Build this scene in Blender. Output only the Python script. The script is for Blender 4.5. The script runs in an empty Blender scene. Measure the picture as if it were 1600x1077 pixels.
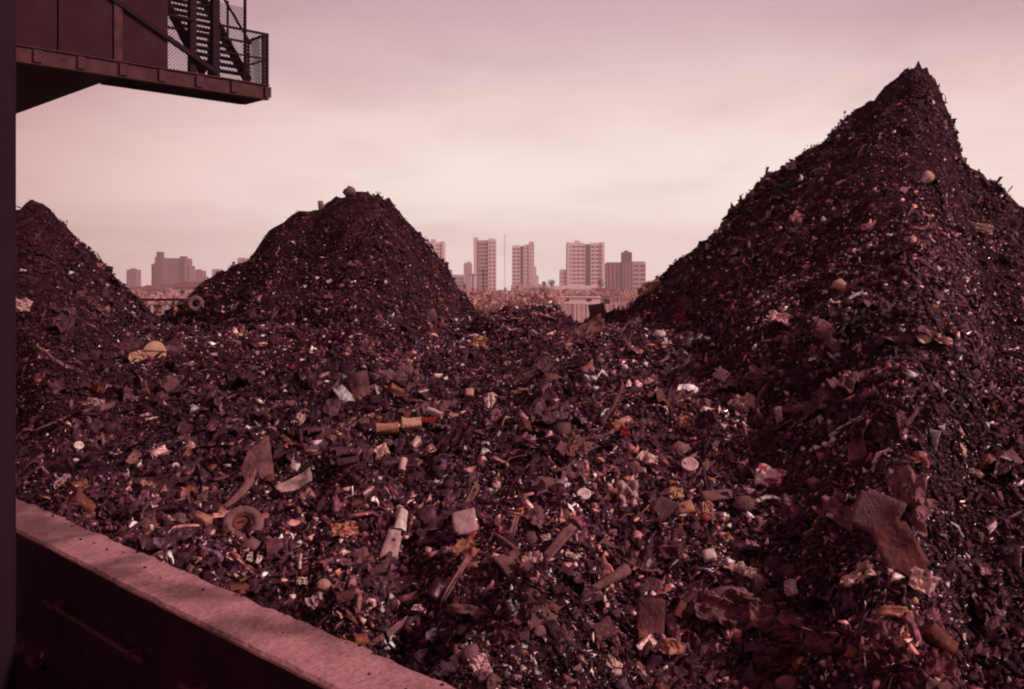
import bpy, math, random
import numpy as np
from mathutils import Vector, Matrix

# ------------------------------------------------------------------ camera, sky, sun
F = 1556.0                 # focal length in photograph pixels (35 mm on 36 mm film)
CX, HY = 800.0, 452.0      # principal column and horizon row
CZ = 3.1                   # eye height over the far ground
sc = bpy.context.scene
COL = sc.collection
cam_d = bpy.data.cameras.new('camera'); cam = bpy.data.objects.new('camera', cam_d); COL.objects.link(cam)
cam.location = (0, 0, CZ); cam.rotation_euler = (math.radians(90), 0, 0)
cam_d.sensor_width = 36; cam_d.lens = 36 * F / 1600; cam_d.shift_y = (HY - 538.5) / 1600
cam_d.clip_start = 0.05; cam_d.clip_end = 20000
sc.camera = cam
SUN_EL, SUN_AZ = 35.0, 112.0          # elevation; azimuth to the right of straight ahead
sc.view_settings.view_transform = 'Standard'; sc.view_settings.look = 'None'
sc.view_settings.exposure = 0.0; sc.view_settings.gamma = 1.0; sc.view_settings.use_curve_mapping = False
sc.cycles.filter_width = 2.0; sc.cycles.volume_bounces = 1; sc.cycles.max_bounces = 6; sc.cycles.diffuse_bounces = 3; sc.cycles.glossy_bounces = 3

world = bpy.data.worlds.new("World"); sc.world = world; world.use_nodes = True
nt = world.node_tree; nt.nodes.clear()
def N(t, **k):
    n = nt.nodes.new(t)
    for a, b in k.items(): setattr(n, a, b)
    return n
L = nt.links.new
def mathn(op, a, b=None, clamp=False):
    n = N('ShaderNodeMath', operation=op, use_clamp=clamp)
    for i, x in enumerate((a, b)):
        if x is None: continue
        if isinstance(x, (int, float)): n.inputs[i].default_value = x
        else: L(x, n.inputs[i])
    return n.outputs[0]
out = N('ShaderNodeOutputWorld'); add = N('ShaderNodeAddShader')
sky = N('ShaderNodeTexSky', sky_type='NISHITA', sun_disc=False)
sky.sun_elevation = math.radians(SUN_EL); sky.sun_rotation = math.radians(SUN_AZ)
bg1 = N('ShaderNodeBackground'); bg1.inputs[1].default_value = 0.001; L(sky.outputs[0], bg1.inputs[0])
tc = N('ShaderNodeTexCoord'); sep = N('ShaderNodeSeparateXYZ'); L(tc.outputs['Generated'], sep.inputs[0])
ramp = N('ShaderNodeValToRGB'); r = ramp.color_ramp
els = [(0.0, (1.54, 1.42, 1.30)), (0.06, (1.42, 1.29, 1.18)), (0.13, (1.15, .97, .90)), (0.19, (.90, .70, .68)), (0.26, (.66, .47, .50)), (0.5, (.48, .28, .41)), (1.0, (.44, .23, .38))]
r.elements[0].position = 0; r.elements[0].color = (*els[0][1], 1); r.elements[1].position = 1; r.elements[1].color = (*els[-1][1], 1)
for p, c in els[1:-1]:
    e = r.elements.new(p); e.color = (*c, 1)
zc = mathn('MAXIMUM', sep.outputs[2], 0.0)
# cloud layer: the view direction projected on a flat deck gives streaks that flatten to the horizon
zd = mathn('ADD', zc, 0.16)
cmb = N('ShaderNodeCombineXYZ'); L(mathn('DIVIDE', sep.outputs[0], zd), cmb.inputs[0]); L(mathn('DIVIDE', sep.outputs[1], zd), cmb.inputs[1])
n1 = N('ShaderNodeTexNoise'); n1.inputs['Scale'].default_value = 1.5; n1.inputs['Detail'].default_value = 6; n1.inputs['Roughness'].default_value = .5; n1.inputs['Distortion'].default_value = .35
L(cmb.outputs[0], n1.inputs['Vector'])
shiftz = mathn('ADD', zc, mathn('MULTIPLY', mathn('SUBTRACT', n1.outputs[0], .5), 0.055))
L(shiftz, ramp.inputs[0])
mr = N('ShaderNodeMapRange'); L(n1.outputs[0], mr.inputs[0]); mr.inputs[1].default_value = .50; mr.inputs[2].default_value = .72; mr.inputs[3].default_value = 1.0; mr.inputs[4].default_value = .90
# vignetting put into the sky: brightest nearly straight ahead, dimmer and redder sideways
az = math.radians(8)
dot = mathn('ADD', mathn('MULTIPLY', sep.outputs[0], math.sin(az)), mathn('MULTIPLY', sep.outputs[1], math.cos(az)))
mg = N('ShaderNodeMapRange'); mg.interpolation_type = 'SMOOTHSTEP'; L(dot, mg.inputs[0]); mg.inputs[1].default_value = .72; mg.inputs[2].default_value = 1.0; mg.inputs[3].default_value = .36; mg.inputs[4].default_value = 1.05
mul = N('ShaderNodeVectorMath', operation='SCALE'); tint = N('ShaderNodeVectorMath', operation='MULTIPLY'); tv = N('ShaderNodeCombineXYZ')
L(mathn('POWER', mg.outputs[0], .55), tv.inputs[0]); L(mg.outputs[0], tv.inputs[1]); L(mathn('POWER', mg.outputs[0], .95), tv.inputs[2])
L(ramp.outputs[0], tint.inputs[0]); L(tv.outputs[0], tint.inputs[1]); L(tint.outputs[0], mul.inputs[0]); L(mr.outputs[0], mul.inputs['Scale'])
bg2 = N('ShaderNodeBackground'); bg2.inputs[1].default_value = 1.0; L(mul.outputs[0], bg2.inputs[0])
L(bg1.outputs[0], add.inputs[0]); L(bg2.outputs[0], add.inputs[1]); L(add.outputs[0], out.inputs[0])

sd = bpy.data.lights.new('sun', 'SUN'); sd.energy = 3.2; sd.angle = math.radians(5); sd.color = (1.0, .74, .70)
sun = bpy.data.objects.new('sun', sd); COL.objects.link(sun)
a = math.radians(SUN_AZ); e = math.radians(SUN_EL)
dirv = Vector((math.sin(a) * math.cos(e), math.cos(a) * math.cos(e), math.sin(e)))
sun.rotation_euler = dirv.to_track_quat('Z', 'Y').to_euler()

# ------------------------------------------------------------------ helpers
rng = np.random.default_rng(7); random.seed(7)
def at(px, py, Y): return Vector(((px - CX) / F * Y, Y, CZ + (HY - py) / F * Y))
def hashn(ix, iy, s):
    h = (ix.astype(np.int64) * 374761393 + iy.astype(np.int64) * 668265263 + s * 1442695041) & 0xffffffff
    h = ((h ^ (h >> 13)) * 1274126177) & 0xffffffff
    return ((h ^ (h >> 16)) & 0xffff) / 65535.0
def vn(x, y, s=0):
    ix = np.floor(x); iy = np.floor(y); fx = x - ix; fy = y - iy
    fx = fx * fx * (3 - 2 * fx); fy = fy * fy * (3 - 2 * fy)
    a_ = hashn(ix, iy, s); b_ = hashn(ix + 1, iy, s); c_ = hashn(ix, iy + 1, s); d_ = hashn(ix + 1, iy + 1, s)
    return (a_ * (1 - fx) + b_ * fx) * (1 - fy) + (c_ * (1 - fx) + d_ * fx) * fy - .5
def fbm(x, y, s=0, o=4):
    v = 0; A = 1.0; f = 1.0
    for i in range(o): v = v + A * vn(x * f + 17.3 * i, y * f - 9.1 * i, s + i); A *= .5; f *= 2.03
    return v

def M(name, base, rough=.7, metal=0.0, var=.35, scale=8.0, bump=.3, spec=.5, dark=None, coat=0, transl=0, detail=5, dist=.02, rand=.0, threshold=(.35, .65), far=False):
    m = bpy.data.materials.new(name); m.use_nodes = True; t = m.node_tree; n = t.nodes; l = t.links.new
    p = n['Principled BSDF']; p.inputs['Roughness'].default_value = rough; p.inputs['Metallic'].default_value = metal
    p.inputs['Specular IOR Level'].default_value = spec if far else spec * .7
    if not far: p.inputs['Specular Tint'].default_value = (1, .62, .74, 1)
    if coat: p.inputs['Coat Weight'].default_value = coat; p.inputs['Coat Roughness'].default_value = .25
    co = n.new('ShaderNodeTexCoord'); no = n.new('ShaderNodeTexNoise'); l(co.outputs['Object'], no.inputs['Vector'])
    no.inputs['Scale'].default_value = scale; no.inputs['Detail'].default_value = detail; no.inputs['Roughness'].default_value = .65
    mr = n.new('ShaderNodeMapRange'); l(no.outputs[0], mr.inputs[0]); mr.inputs[1].default_value = threshold[0]; mr.inputs[2].default_value = threshold[1]
    mx = n.new('ShaderNodeMix'); mx.data_type = 'RGBA'; l(mr.outputs[0], mx.inputs[0])
    if not far: kb = 1.15 if max(base) < .2 else 1.0; base = tuple(min(.88, q_) for q_ in (base[0] * 1.28, base[1] * 1.12, base[2] * kb * 1.08))
    d = dark or tuple(c * (1 - var) for c in base)
    mx.inputs[6].default_value = (*d, 1); mx.inputs[7].default_value = (*base, 1)
    src = mx.outputs[2]
    if rand:
        oi = n.new('ShaderNodeObjectInfo'); r2 = n.new('ShaderNodeMapRange'); l(oi.outputs['Random'], r2.inputs[0])
        r2.inputs[3].default_value = 1 - rand; r2.inputs[4].default_value = 1 + rand
        vm = n.new('ShaderNodeVectorMath'); vm.operation = 'SCALE'; l(src, vm.inputs[0]); l(r2.outputs[0], vm.inputs['Scale']); src = vm.outputs[0]
    l(src, p.inputs['Base Color'])
    if bump:
        n2 = n.new('ShaderNodeTexNoise'); l(co.outputs['Object'], n2.inputs['Vector']); n2.inputs['Scale'].default_value = scale * 4; n2.inputs['Detail'].default_value = 4
        b = n.new('ShaderNodeBump'); b.inputs['Strength'].default_value = bump; b.inputs['Distance'].default_value = dist; l(n2.outputs[0], b.inputs['Height']); l(b.outputs[0], p.inputs['Normal'])
    return m

def link(name, me, mat=None, parent=None):
    if mat is not None and not me.materials: me.materials.append(mat)
    o = bpy.data.objects.new(name, me); COL.objects.link(o)
    if parent is not None: o.parent = parent
    return o
def empty(name, loc=(0, 0, 0), label=None, cat=None, group=None):
    o = bpy.data.objects.new(name, None); COL.objects.link(o); o.location = loc; o.empty_display_size = .2
    return tag(o, label, cat, group)
def tag(o, label=None, cat=None, group=None, kind=None):
    if label: o['label'] = label
    if cat: o['category'] = cat
    if group: o['group'] = group
    if kind: o['kind'] = kind
    return o
def tri_mesh(name, V, T, smooth=False, attrs=None):
    me = bpy.data.meshes.new(name); V = np.asarray(V, np.float32); T = np.asarray(T, np.int32)
    me.vertices.add(len(V)); me.vertices.foreach_set('co', V.ravel())
    me.loops.add(T.size); me.loops.foreach_set('vertex_index', T.ravel())
    me.polygons.add(len(T)); me.polygons.foreach_set('loop_start', np.arange(0, T.size, T.shape[1], dtype=np.int32))
    if smooth: me.polygons.foreach_set('use_smooth', np.ones(len(T), bool))
    for k, a_ in (attrs or {}).items():
        if a_.ndim == 2:
            at_ = me.attributes.new(k, 'FLOAT_COLOR', 'POINT'); at_.data.foreach_set('color', np.c_[a_, np.ones(len(a_))].astype(np.float32).ravel())
        else:
            at_ = me.attributes.new(k, 'FLOAT', 'POINT'); at_.data.foreach_set('value', a_.astype(np.float32))
    me.update(calc_edges=True); return me
def grid_faces(nx, ny):
    i = np.arange(nx * ny).reshape(ny, nx)
    return np.stack([i[:-1, :-1], i[:-1, 1:], i[1:, 1:], i[1:, :-1]], -1).reshape(-1, 4)
class MB:
    def __init__(s): s.v = []; s.f = []
    def box(s, x0, x1, y0, y1, z0, z1, R=None, o=(0, 0, 0)):
        b = len(s.v)
        for x, y, z in ((x0, y0, z0), (x1, y0, z0), (x1, y1, z0), (x0, y1, z0), (x0, y0, z1), (x1, y0, z1), (x1, y1, z1), (x0, y1, z1)):
            p = Vector((x, y, z))
            if R is not None: p = R @ p
            s.v.append(tuple(p + Vector(o)))
        s.f += [tuple(b + i for i in q) for q in ((3, 2, 1, 0), (4, 5, 6, 7), (0, 1, 5, 4), (1, 2, 6, 5), (2, 3, 7, 6), (3, 0, 4, 7))]
        return s
    def bar(s, p, q, w=.05, h=None, up=(0, 0, 1)):
        p = Vector(p); q = Vector(q); d = q - p; ln = d.length; d.normalize(); h = h or w
        x = d.cross(Vector(up))
        if x.length < 1e-3: x = d.cross(Vector((1, 0, 0)))
        x.normalize(); z = x.cross(d); R = Matrix((x, d, z)).transposed()
        return s.box(-w / 2, w / 2, 0, ln, -h / 2, h / 2, R, p)
    def build(s, name, mat, parent=None):
        me = bpy.data.meshes.new(name); me.from_pydata(s.v, [], s.f); me.update(); return link(name, me, mat, parent)

# ------------------------------------------------------------------ the surface of the tip: base sheet + three heaps + low mound
baseY = np.array([0, 3.0, 4.6, 5.7, 6.8, 8.5, 10, 11.5, 13, 16, 22, 30, 60, 200]); baseZ = np.array([-2.1, -2.05, -1.82, -1.49, -1.19, -.83, -.59, -.46, -.55, -.85, -2.0, -3.1, -3.1, -3.1])
HEAPS = {
 'left':  [(-420, 430, 13, .9), (-300, 380, 13, .9), (-160, 345, 13, .9), (-60, 326, 13, .9), (27, 318, 13, 1.3), (48, 314, 13, 1.3), (62, 320, 13, 1.6), (76, 334, 13, 1.3), (90, 352, 13, 1.1), (110, 372, 13, 1), (135, 392, 13, 1), (150, 412, 13, 1), (165, 432, 13, 1), (182, 450, 13, 1), (200, 462, 13, 1), (222, 492, 13, 1), (240, 520, 13, 1)],
 'middle': [(258, 515, 14.64, .9), (276, 490, 14.64, .9), (290, 470, 14.64, .9), (302, 458, 14.92, .9), (330, 432, 15.2, .9), (345, 420, 15.2, .9), (365, 408, 15.2, .9), (395, 402, 15.2, .9), (412, 385, 15.2, 1.2), (418, 362, 15.2, 1.5), (440, 351, 15.2, 1), (462, 338, 15.2, 1), (495, 330, 15.2, 1), (515, 316, 15.2, 1.2), (538, 305, 15.2, 1.2), (560, 292, 15.2, 1.3), (588, 292, 15.2, 1.6), (600, 303, 15.2, 1.6), (612, 322, 15.2, 1.5), (632, 346, 15.2, 1.2), (650, 364, 15.2, 1.2), (664, 376, 15.2, 1.2), (680, 398, 15.2, 1.2), (692, 404, 15.2, 1.3), (694, 426, 15.2, 1.6), (708, 446, 14.92, 1.1), (738, 474, 14.64, 1), (752, 492, 14.07, 1)],
 'low': [(722, 500, 12.8, .8), (742, 488, 12.8, .8), (760, 478, 12.8, .8), (800, 474, 12.8, .8), (850, 476, 12.8, .8), (868, 486, 12.8, .8), (884, 503, 12.8, .9)],
 'right': [(915, 512, 14.85, 1), (928, 488, 14.85, 1.2), (945, 482, 14.85, 1), (975, 468, 14.51, 1), (1000, 462, 14.18, 1), (1020, 440, 14.18, 1), (1045, 420, 13.84, 1), (1070, 395, 13.5, 1), (1100, 374, 13.5, 1), (1140, 350, 13.5, 1), (1150, 330, 13.5, 1.2), (1165, 306, 13.5, 1.2), (1200, 270, 13.5, 1.1), (1240, 246, 13.5, 1), (1268, 226, 13.5, 1), (1285, 210, 13.5, 1.1), (1310, 195, 13.5, 1), (1330, 175, 13.5, 1.1), (1345, 158, 13.5, 1.1), (1375, 147, 13.5, 1.1), (1400, 122, 13.5, 1.3), (1418, 98, 13.5, 1.5), (1435, 88, 13.5, 1.8), (1450, 98, 13.5, 2.2), (1463, 115, 13.5, 3.5), (1466, 142, 13.5, 4), (1481, 172, 13.5, 4), (1488, 205, 13.5, 4), (1492, 230, 13.5, 2.5), (1507, 256, 13.5, 1.6), (1530, 274, 13.5, 1.3), (1550, 280, 13.5, 1.5), (1556, 296, 13.5, 1.5), (1590, 322, 13.5, 1.2), (1700, 395, 13.5, 1), (1800, 450, 13.5, 1), (1950, 540, 13.5, 1)],
}
RID = {}
for k, pts in HEAPS.items():
    P = [((px - CX) / F * Y, Y, (HY - py) / F * Y, m_) for px, py, Y, m_ in pts]
    R_ = []
    for (p, q) in zip(P[:-1], P[1:]):
        n_ = max(1, int(math.hypot(q[0] - p[0], q[2] - p[2]) / .12))
        for i in range(n_):
            t = i / n_; R_.append([p[j] * (1 - t) + q[j] * t for j in range(4)])
    RID[k] = np.array(R_ + [P[-1]])
MY = {'left': (.15, 1.2, 2.2), 'middle': (.17, 1.35, 2.4), 'low': (.10, .3, 1.5), 'right': (.30, 1.8, 3.0)}     # the slopes are steep at the crest and run out at the foot
_th = math.radians(44.4); WALL_D = 2.375 * 1.15 * math.sin(_th)
def clip_wall(x, y, z):      # the tip is kept below the parapet where it meets it
    dw = x * math.cos(_th) + y * math.sin(_th) - WALL_D
    return np.minimum(z, -1.42 + .42 * np.maximum(dw, 0) + 1.4 * np.maximum(dw - .8, 0) - 1.5 * np.clip(-dw - .1, 0, .4))
def base_s(x, y):
    z = np.interp(y, baseY, baseZ)
    z = z + .17 * fbm(x * .45, y * .45, 3, 3) * np.clip(1.35 - y / 12, .35, .9) + .10 * fbm(x * 1.6, y * 1.6, 5, 3)
    return clip_wall(x, y, z)
def heap_s(k, x, y):
    R_ = RID[k]; sh = x.shape; x = x.ravel(); y = y.ravel()
    wx = x + .10 * fbm(x * 1.1, y * 1.1, 11, 3); out_ = np.full(x.shape, -99.)
    for i in range(0, len(R_)):
        rx, ry, rz, mx = R_[i]
        dy = y - ry; dx = wx * (ry / np.maximum(y, 4)) - rx      # the spurs run down towards the loading wall
        if k == 'right' and rx < 5.85: mx = np.where(dx > 0, 3.6, mx)
        if k == 'middle' and rx > -2.33: mx = np.where(dx > 0, 2.2, mx)
        my = MY[k]
        ad = np.abs(dy); a_, b_, c_ = my; drop = a_ * ad + b_ * (1 - np.exp(-ad / c_)); out_ = np.maximum(out_, rz - np.sqrt((mx * dx) ** 2 + drop ** 2))
    # foot flares out
    rough = .55 * fbm(x * .55, y * .55, 21, 3) * np.clip((np.abs(y - R_[:, 1].mean())) * .5, 0.0, 1) + (.17 if k == 'right' else .21) * fbm(x * 2.6, y * 2.6, 31, 4)
    rough = rough + .10 * fbm(x * 5.5, y * 5.5, 35, 2)
    z = clip_wall(x, y, out_ + rough * .8)
    return z.reshape(sh)
NAMES = ['base', 'left', 'middle', 'low', 'right']
def surf_all(x, y):
    Z = np.stack([base_s(x, y)] + [heap_s(k, x, y) for k in NAMES[1:]], 0)
    return Z.max(0), Z.argmax(0)

heap_mat = M('ash_fines', (.042, .017, .023), .95, var=.6, scale=5, bump=0, spec=.12)
_t = heap_mat.node_tree; _p = _t.nodes['Principled BSDF']; _tc = _t.nodes.new('ShaderNodeTexCoord')
_old = _p.inputs['Base Color'].links[0].from_socket
_v = _t.nodes.new('ShaderNodeTexVoronoi'); _v.inputs['Scale'].default_value = 30; _t.links.new(_tc.outputs['Object'], _v.inputs['Vector'])
_s = _t.nodes.new('ShaderNodeSeparateColor'); _t.links.new(_v.outputs['Color'], _s.inputs[0])
_r = _t.nodes.new('ShaderNodeValToRGB'); _r.color_ramp.elements[0].color = (.35, .33, .35, 1); _r.color_ramp.elements[1].color = (6.5, 6.0, 5.6, 1)
for _q, _c in ((.6, (1, 1, 1, 1)), (.93, (1.8, 1.7, 1.6, 1)), (.97, (4.5, 4.4, 4.0, 1))):
    _e = _r.color_ramp.elements.new(_q); _e.color = _c
_t.links.new(_s.outputs[0], _r.inputs[0])
_m = _t.nodes.new('ShaderNodeVectorMath'); _m.operation = 'MULTIPLY'; _t.links.new(_old, _m.inputs[0]); _t.links.new(_r.outputs[0], _m.inputs[1]); _t.links.new(_m.outputs[0], _p.inputs['Base Color'])
_h = _t.nodes.new('ShaderNodeTexNoise'); _h.inputs['Scale'].default_value = 22; _h.inputs['Detail'].default_value = 6; _h.inputs['Roughness'].default_value = .7; _t.links.new(_tc.outputs['Object'], _h.inputs['Vector'])
_a = _t.nodes.new('ShaderNodeMath'); _a.operation = 'ADD'; _t.links.new(_h.outputs[0], _a.inputs[0]); _t.links.new(_s.outputs[1], _a.inputs[1])
_b = _t.nodes.new('ShaderNodeBump'); _b.inputs['Strength'].default_value = 1; _b.inputs['Distance'].default_value = .03; _t.links.new(_a.outputs[0], _b.inputs['Height']); _t.links.new(_b.outputs[0], _p.inputs['Normal'])
heap_things = {}
HL = {'left': ('dark rubbish heap cut off by the steel column at the left edge', (-11, -.5, 4.5, 17), .075),
      'middle': ('rounded incinerator rubbish heap in front of the far towers, steep on its right side', (-9, 1.2, 7, 24), .08),
      'low': ('low mound of rubbish in the gap between the two tall heaps', (-2, 2, 11, 20), .08),
      'right': ('tallest rubbish heap with a sharp leaning peak, at the right', (-.2, 14.5, 3.2, 20), .075)}
for k, (lab, (x0, x1, y0, y1), st) in HL.items():
    xs = np.arange(x0, x1, st); ys = np.arange(y0, y1, st); X, Y = np.meshgrid(xs, ys)
    Z = heap_s(k, X, Y); B = base_s(X, Y)
    Z = np.maximum(Z, B - .5) + .04 * fbm(X * 7, Y * 7, 41, 2)
    q = grid_faces(len(xs), len(ys)); keep = (Z.ravel()[q] > B.ravel()[q] - .45).any(1); q = q[keep]
    used = np.unique(q); remap = np.zeros(Z.size, int); remap[used] = np.arange(len(used))
    V = np.stack([X.ravel(), Y.ravel(), Z.ravel() + CZ], 1)[used]
    c = V[V[:, 2].argmax()].copy(); c[2] = CZ - 1.2
    o = empty('rubbish_heap', tuple(c), lab, 'rubbish heap', 'rubbish heaps on the tip')
    link('heap_body', tri_mesh('heap_body', V - c, remap[q], True), heap_mat, o)
    heap_things[k] = o
def sheet(name, a0, a1, na, y0, y1, ny):
    aa = np.linspace(a0, a1, na); yy = np.exp(np.linspace(math.log(y0), math.log(y1), ny)); A, Y = np.meshgrid(aa, yy)
    X = A * (Y + 2.0); Z = base_s(X, Y) + .03 * fbm(X * 8, Y * 8, 41, 2) * (Y < 40)
    return tri_mesh(name, np.stack([X.ravel(), Y.ravel(), Z.ravel() + CZ], 1), grid_faces(na, ny), True)
tag(link('rubble_ground', sheet('rubble_ground', -.95, .95, 300, 1.9, 62, 330), heap_mat), kind='structure')

# ------------------------------------------------------------------ sampled surface for scattering
def rays(px, py):
    """first meeting of the sight lines with the surface"""
    px = np.atleast_1d(np.asarray(px, float)); py = np.atleast_1d(np.asarray(py, float))
    ax = (px - CX) / F; az_ = (HY - py) / F; y = np.full(px.shape, 3.0); hit = np.zeros(px.shape, bool); prev = y.copy()
    own = np.zeros(px.shape, int)
    while (~hit & (y < 40)).any():
        ii = np.where(~hit & (y < 40))[0]
        z, o_ = surf_all(ax[ii] * y[ii], y[ii]); h = z >= az_[ii] * y[ii]
        hit[ii[h]] = True; own[ii[h]] = o_[h]
        g = ii[~h]; prev[g] = y[g]; y[g] = y[g] * 1.018
    lo = prev; hi = y.copy()
    for _ in range(7):
        mid = (lo + hi) / 2; z, o_ = surf_all(ax * mid, mid); h = z >= az_ * mid; hi = np.where(h, mid, hi); lo = np.where(h, lo, mid)
    x = ax * hi; y = hi; z = surf_all(x, y)[0]; e_ = .06
    nx = -(surf_all(x + e_, y)[0] - surf_all(x - e_, y)[0]) / (2 * e_); ny = -(surf_all(x, y + e_)[0] - surf_all(x, y - e_)[0]) / (2 * e_)
    n_ = np.stack([nx, ny, np.ones_like(nx)], 1); n_ /= np.linalg.norm(n_, axis=1)[:, None]
    return np.stack([x, y, z + CZ], 1), n_, own, hit

# world grid weighting for the scatter
cx_ = []; cy_ = []; 
Yg = np.exp(np.linspace(math.log(2.6), math.log(31), 520)); Ag = np.linspace(-.66, .66, 640)
A_, Y_ = np.meshgrid(Ag, Yg); Xg = A_ * (Y_ + .6); Zg, Og = surf_all(Xg, Y_)
dZy, dZx = np.gradient(Zg); gy = dZy / np.gradient(Y_, axis=0); gx = dZx / np.gradient(Xg, axis=1)
gy = gy - gx * (np.gradient(Xg, axis=0) / np.gradient(Y_, axis=0))
gx = np.clip(gx, -4, 4); gy = np.clip(gy, -4, 4)
nl = np.sqrt(1 + gx ** 2 + gy ** 2); cell = np.gradient(Y_, axis=0) * np.gradient(Xg, axis=1) * nl
dist = np.sqrt(Xg ** 2 + Y_ ** 2 + Zg ** 2)
cosv = (gx * Xg + gy * Y_ - Zg) / (nl * dist)     # n . v, with n = (-gx,-gy,1)/nl and v towards the camera
# n.v = (gx*X + gy*Y - Z)/..  (camera at 0,0,0)
W = cell * (np.clip(cosv, 0, 1) * .9 + .12 * (cosv > -.2)+ .02) / dist ** 2
Wall_d = np.array([-math.sin(math.radians(44.4)), math.cos(math.radians(44.4))])
wn = np.array([math.cos(math.radians(44.4)), math.sin(math.radians(44.4))])   # away from the camera
WALL_OUT = 2.375 * 1.15 * wn[1]                # distance of the outer edge along wn
W *= (Xg * wn[0] + Y_ * wn[1] > WALL_OUT + .10)
W = (W / W.sum()).ravel(); CW = np.cumsum(W)
def scatter(n):
    i = np.searchsorted(CW, rng.random(n)).clip(0, W.size - 1)
    r_, c_ = np.divmod(i, Xg.shape[1]); fr = rng.random(n) - .5; fc = rng.random(n) - .5
    y = Y_[r_, c_] * (1 + fr * (Yg[1] / Yg[0] - 1)); x = (A_[r_, c_] + fc * (Ag[1] - Ag[0])) * (y + .6)
    z = Zg[r_, c_] + gx[r_, c_] * (x - Xg[r_, c_]) + gy[r_, c_] * (y - Y_[r_, c_])
    n_ = np.stack([-gx[r_, c_], -gy[r_, c_], np.ones(n)], 1) / nl[r_, c_][:, None]
    return np.stack([x, y, z + CZ], 1), n_, Og[r_, c_]

# ------------------------------------------------------------------ small piece templates
def t_rock(s, seed):
    r0 = np.random.default_rng(seed); t = (1 + 5 ** .5) / 2
    V = np.array([(-1, t, 0), (1, t, 0), (-1, -t, 0), (1, -t, 0), (0, -1, t), (0, 1, t), (0, -1, -t), (0, 1, -t), (t, 0, -1), (t, 0, 1), (-t, 0, -1), (-t, 0, 1)], float) / 1.9
    V *= (1 + .28 * r0.standard_normal(12).clip(-1.5, 1.5))[:, None]
    T = [(0, 11, 5), (0, 5, 1), (0, 1, 7), (0, 7, 10), (0, 10, 11), (1, 5, 9), (5, 11, 4), (11, 10, 2), (10, 7, 6), (7, 1, 8), (3, 9, 4), (3, 4, 2), (3, 2, 6), (3, 6, 8), (3, 8, 9), (4, 9, 5), (2, 4, 11), (6, 2, 10), (8, 6, 7), (9, 8, 1)]
    return V * np.array([1, .8, .6]) * .5, np.array(T)
def t_chip(seed):      # an irregular bent flake with thickness
    r0 = np.random.default_rng(seed); k = 5; an = np.sort(r0.random(k) * 2 * math.pi) if r0.random() < .3 else np.arange(k) / k * 6.283 + r0.normal(0, .25, k)
    rad = .5 * (1 + .3 * r0.standard_normal(k)).clip(.5, 1.5); x = np.cos(an) * rad; y = np.sin(an) * rad * r0.uniform(.5, 1)
    b1, b2 = r0.normal(0, .5, 2); z = b1 * x * x + b2 * x * y + r0.normal(0, .05, k); th = .05
    V = np.concatenate([np.stack([x, y, z], 1), np.stack([x * .95, y * .95, z - th], 1)])
    T = [(0, 1, 2), (0, 2, 3), (0, 3, 4), (7, 6, 5), (8, 7, 5), (9, 8, 5)]
    for i in range(k): j = (i + 1) % k; T += [(i, i + k, j + k), (i, j + k, j)]
    return V, np.array(T)
def t_strip(seed):
    r0 = np.random.default_rng(seed); n_ = 5; V = []; T = []
    z = np.cumsum(r0.normal(0, .09, n_)); yo = np.cumsum(r0.normal(0, .08, n_)); w = .09 * (1 + .3 * r0.standard_normal(n_)).clip(.4, 1.6); tw = np.cumsum(r0.normal(0, .5, n_))
    for i in range(n_):
        x = i / (n_ - 1) - .5
        for sx, sz in ((-1, 0), (1, 0), (0, -.35)):
            V.append((x, yo[i] + w[i] * sx * math.cos(tw[i]), z[i] + w[i] * sx * math.sin(tw[i]) + sz * .1))
    for i in range(n_ - 1):
        for j in range(3):
            a_, b_ = i * 3 + j, i * 3 + (j + 1) % 3; T += [(a_, b_, b_ + 3), (a_, b_ + 3, a_ + 3)]
    T += [(2, 1, 0), (n_ * 3 - 3, n_ * 3 - 2, n_ * 3 - 1)]
    return np.array(V), np.array(T)
def t_crumple(seed, n_=4):
    r0 = np.random.default_rng(seed); g = np.linspace(-.5, .5, n_); X, Y = np.meshgrid(g, g * r0.uniform(.5, 1))
    X = X + r0.normal(0, .07, X.shape); Y = Y + r0.normal(0, .07, X.shape); Z = r0.normal(0, .13, X.shape)
    V = np.stack([X, Y, Z], -1).reshape(-1, 3); q = grid_faces(n_, n_); T = np.concatenate([q[:, :3], q[:, [0, 2, 3]]])
    V2 = V * np.array([.97, .97, 1]) - np.array([0, 0, .04]); m_ = len(V); per = list(range(n_)) + [n_ * (i + 1) + n_ - 1 for i in range(n_ - 2)] + list(range(n_ * n_ - 1, n_ * n_ - n_ - 1, -1)) + [n_ * (n_ - 2 - i) for i in range(n_ - 2)]
    S = []
    for i in range(len(per)): a_, b_ = per[i], per[(i + 1) % len(per)]; S += [(a_, a_ + m_, b_ + m_), (a_, b_ + m_, b_)]
    return np.concatenate([V, V2]), np.concatenate([T, T[:, ::-1] + m_, np.array(S)])
def t_can(seed):
    r0 = np.random.default_rng(seed); k = 7; V = []; T = []
    sq = r0.uniform(.35, 1)
    for i, x in enumerate((-.5, -.05, .5)):
        for j in range(k):
            a_ = 6.283 * j / k; rr = .3 * (1 + r0.normal(0, .12)); V.append((x + r0.normal(0, .03), rr * math.cos(a_), rr * math.sin(a_) * sq))
    for i in range(2):
        for j in range(k): a_, b_ = i * k + j, i * k + (j + 1) % k; T += [(a_, b_, b_ + k), (a_, b_ + k, a_ + k)]
    for j in range(1, k - 1): T += [(0, j + 1, j), (2 * k, 2 * k + j, 2 * k + j + 1)]
    return np.array(V), np.array(T)
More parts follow.
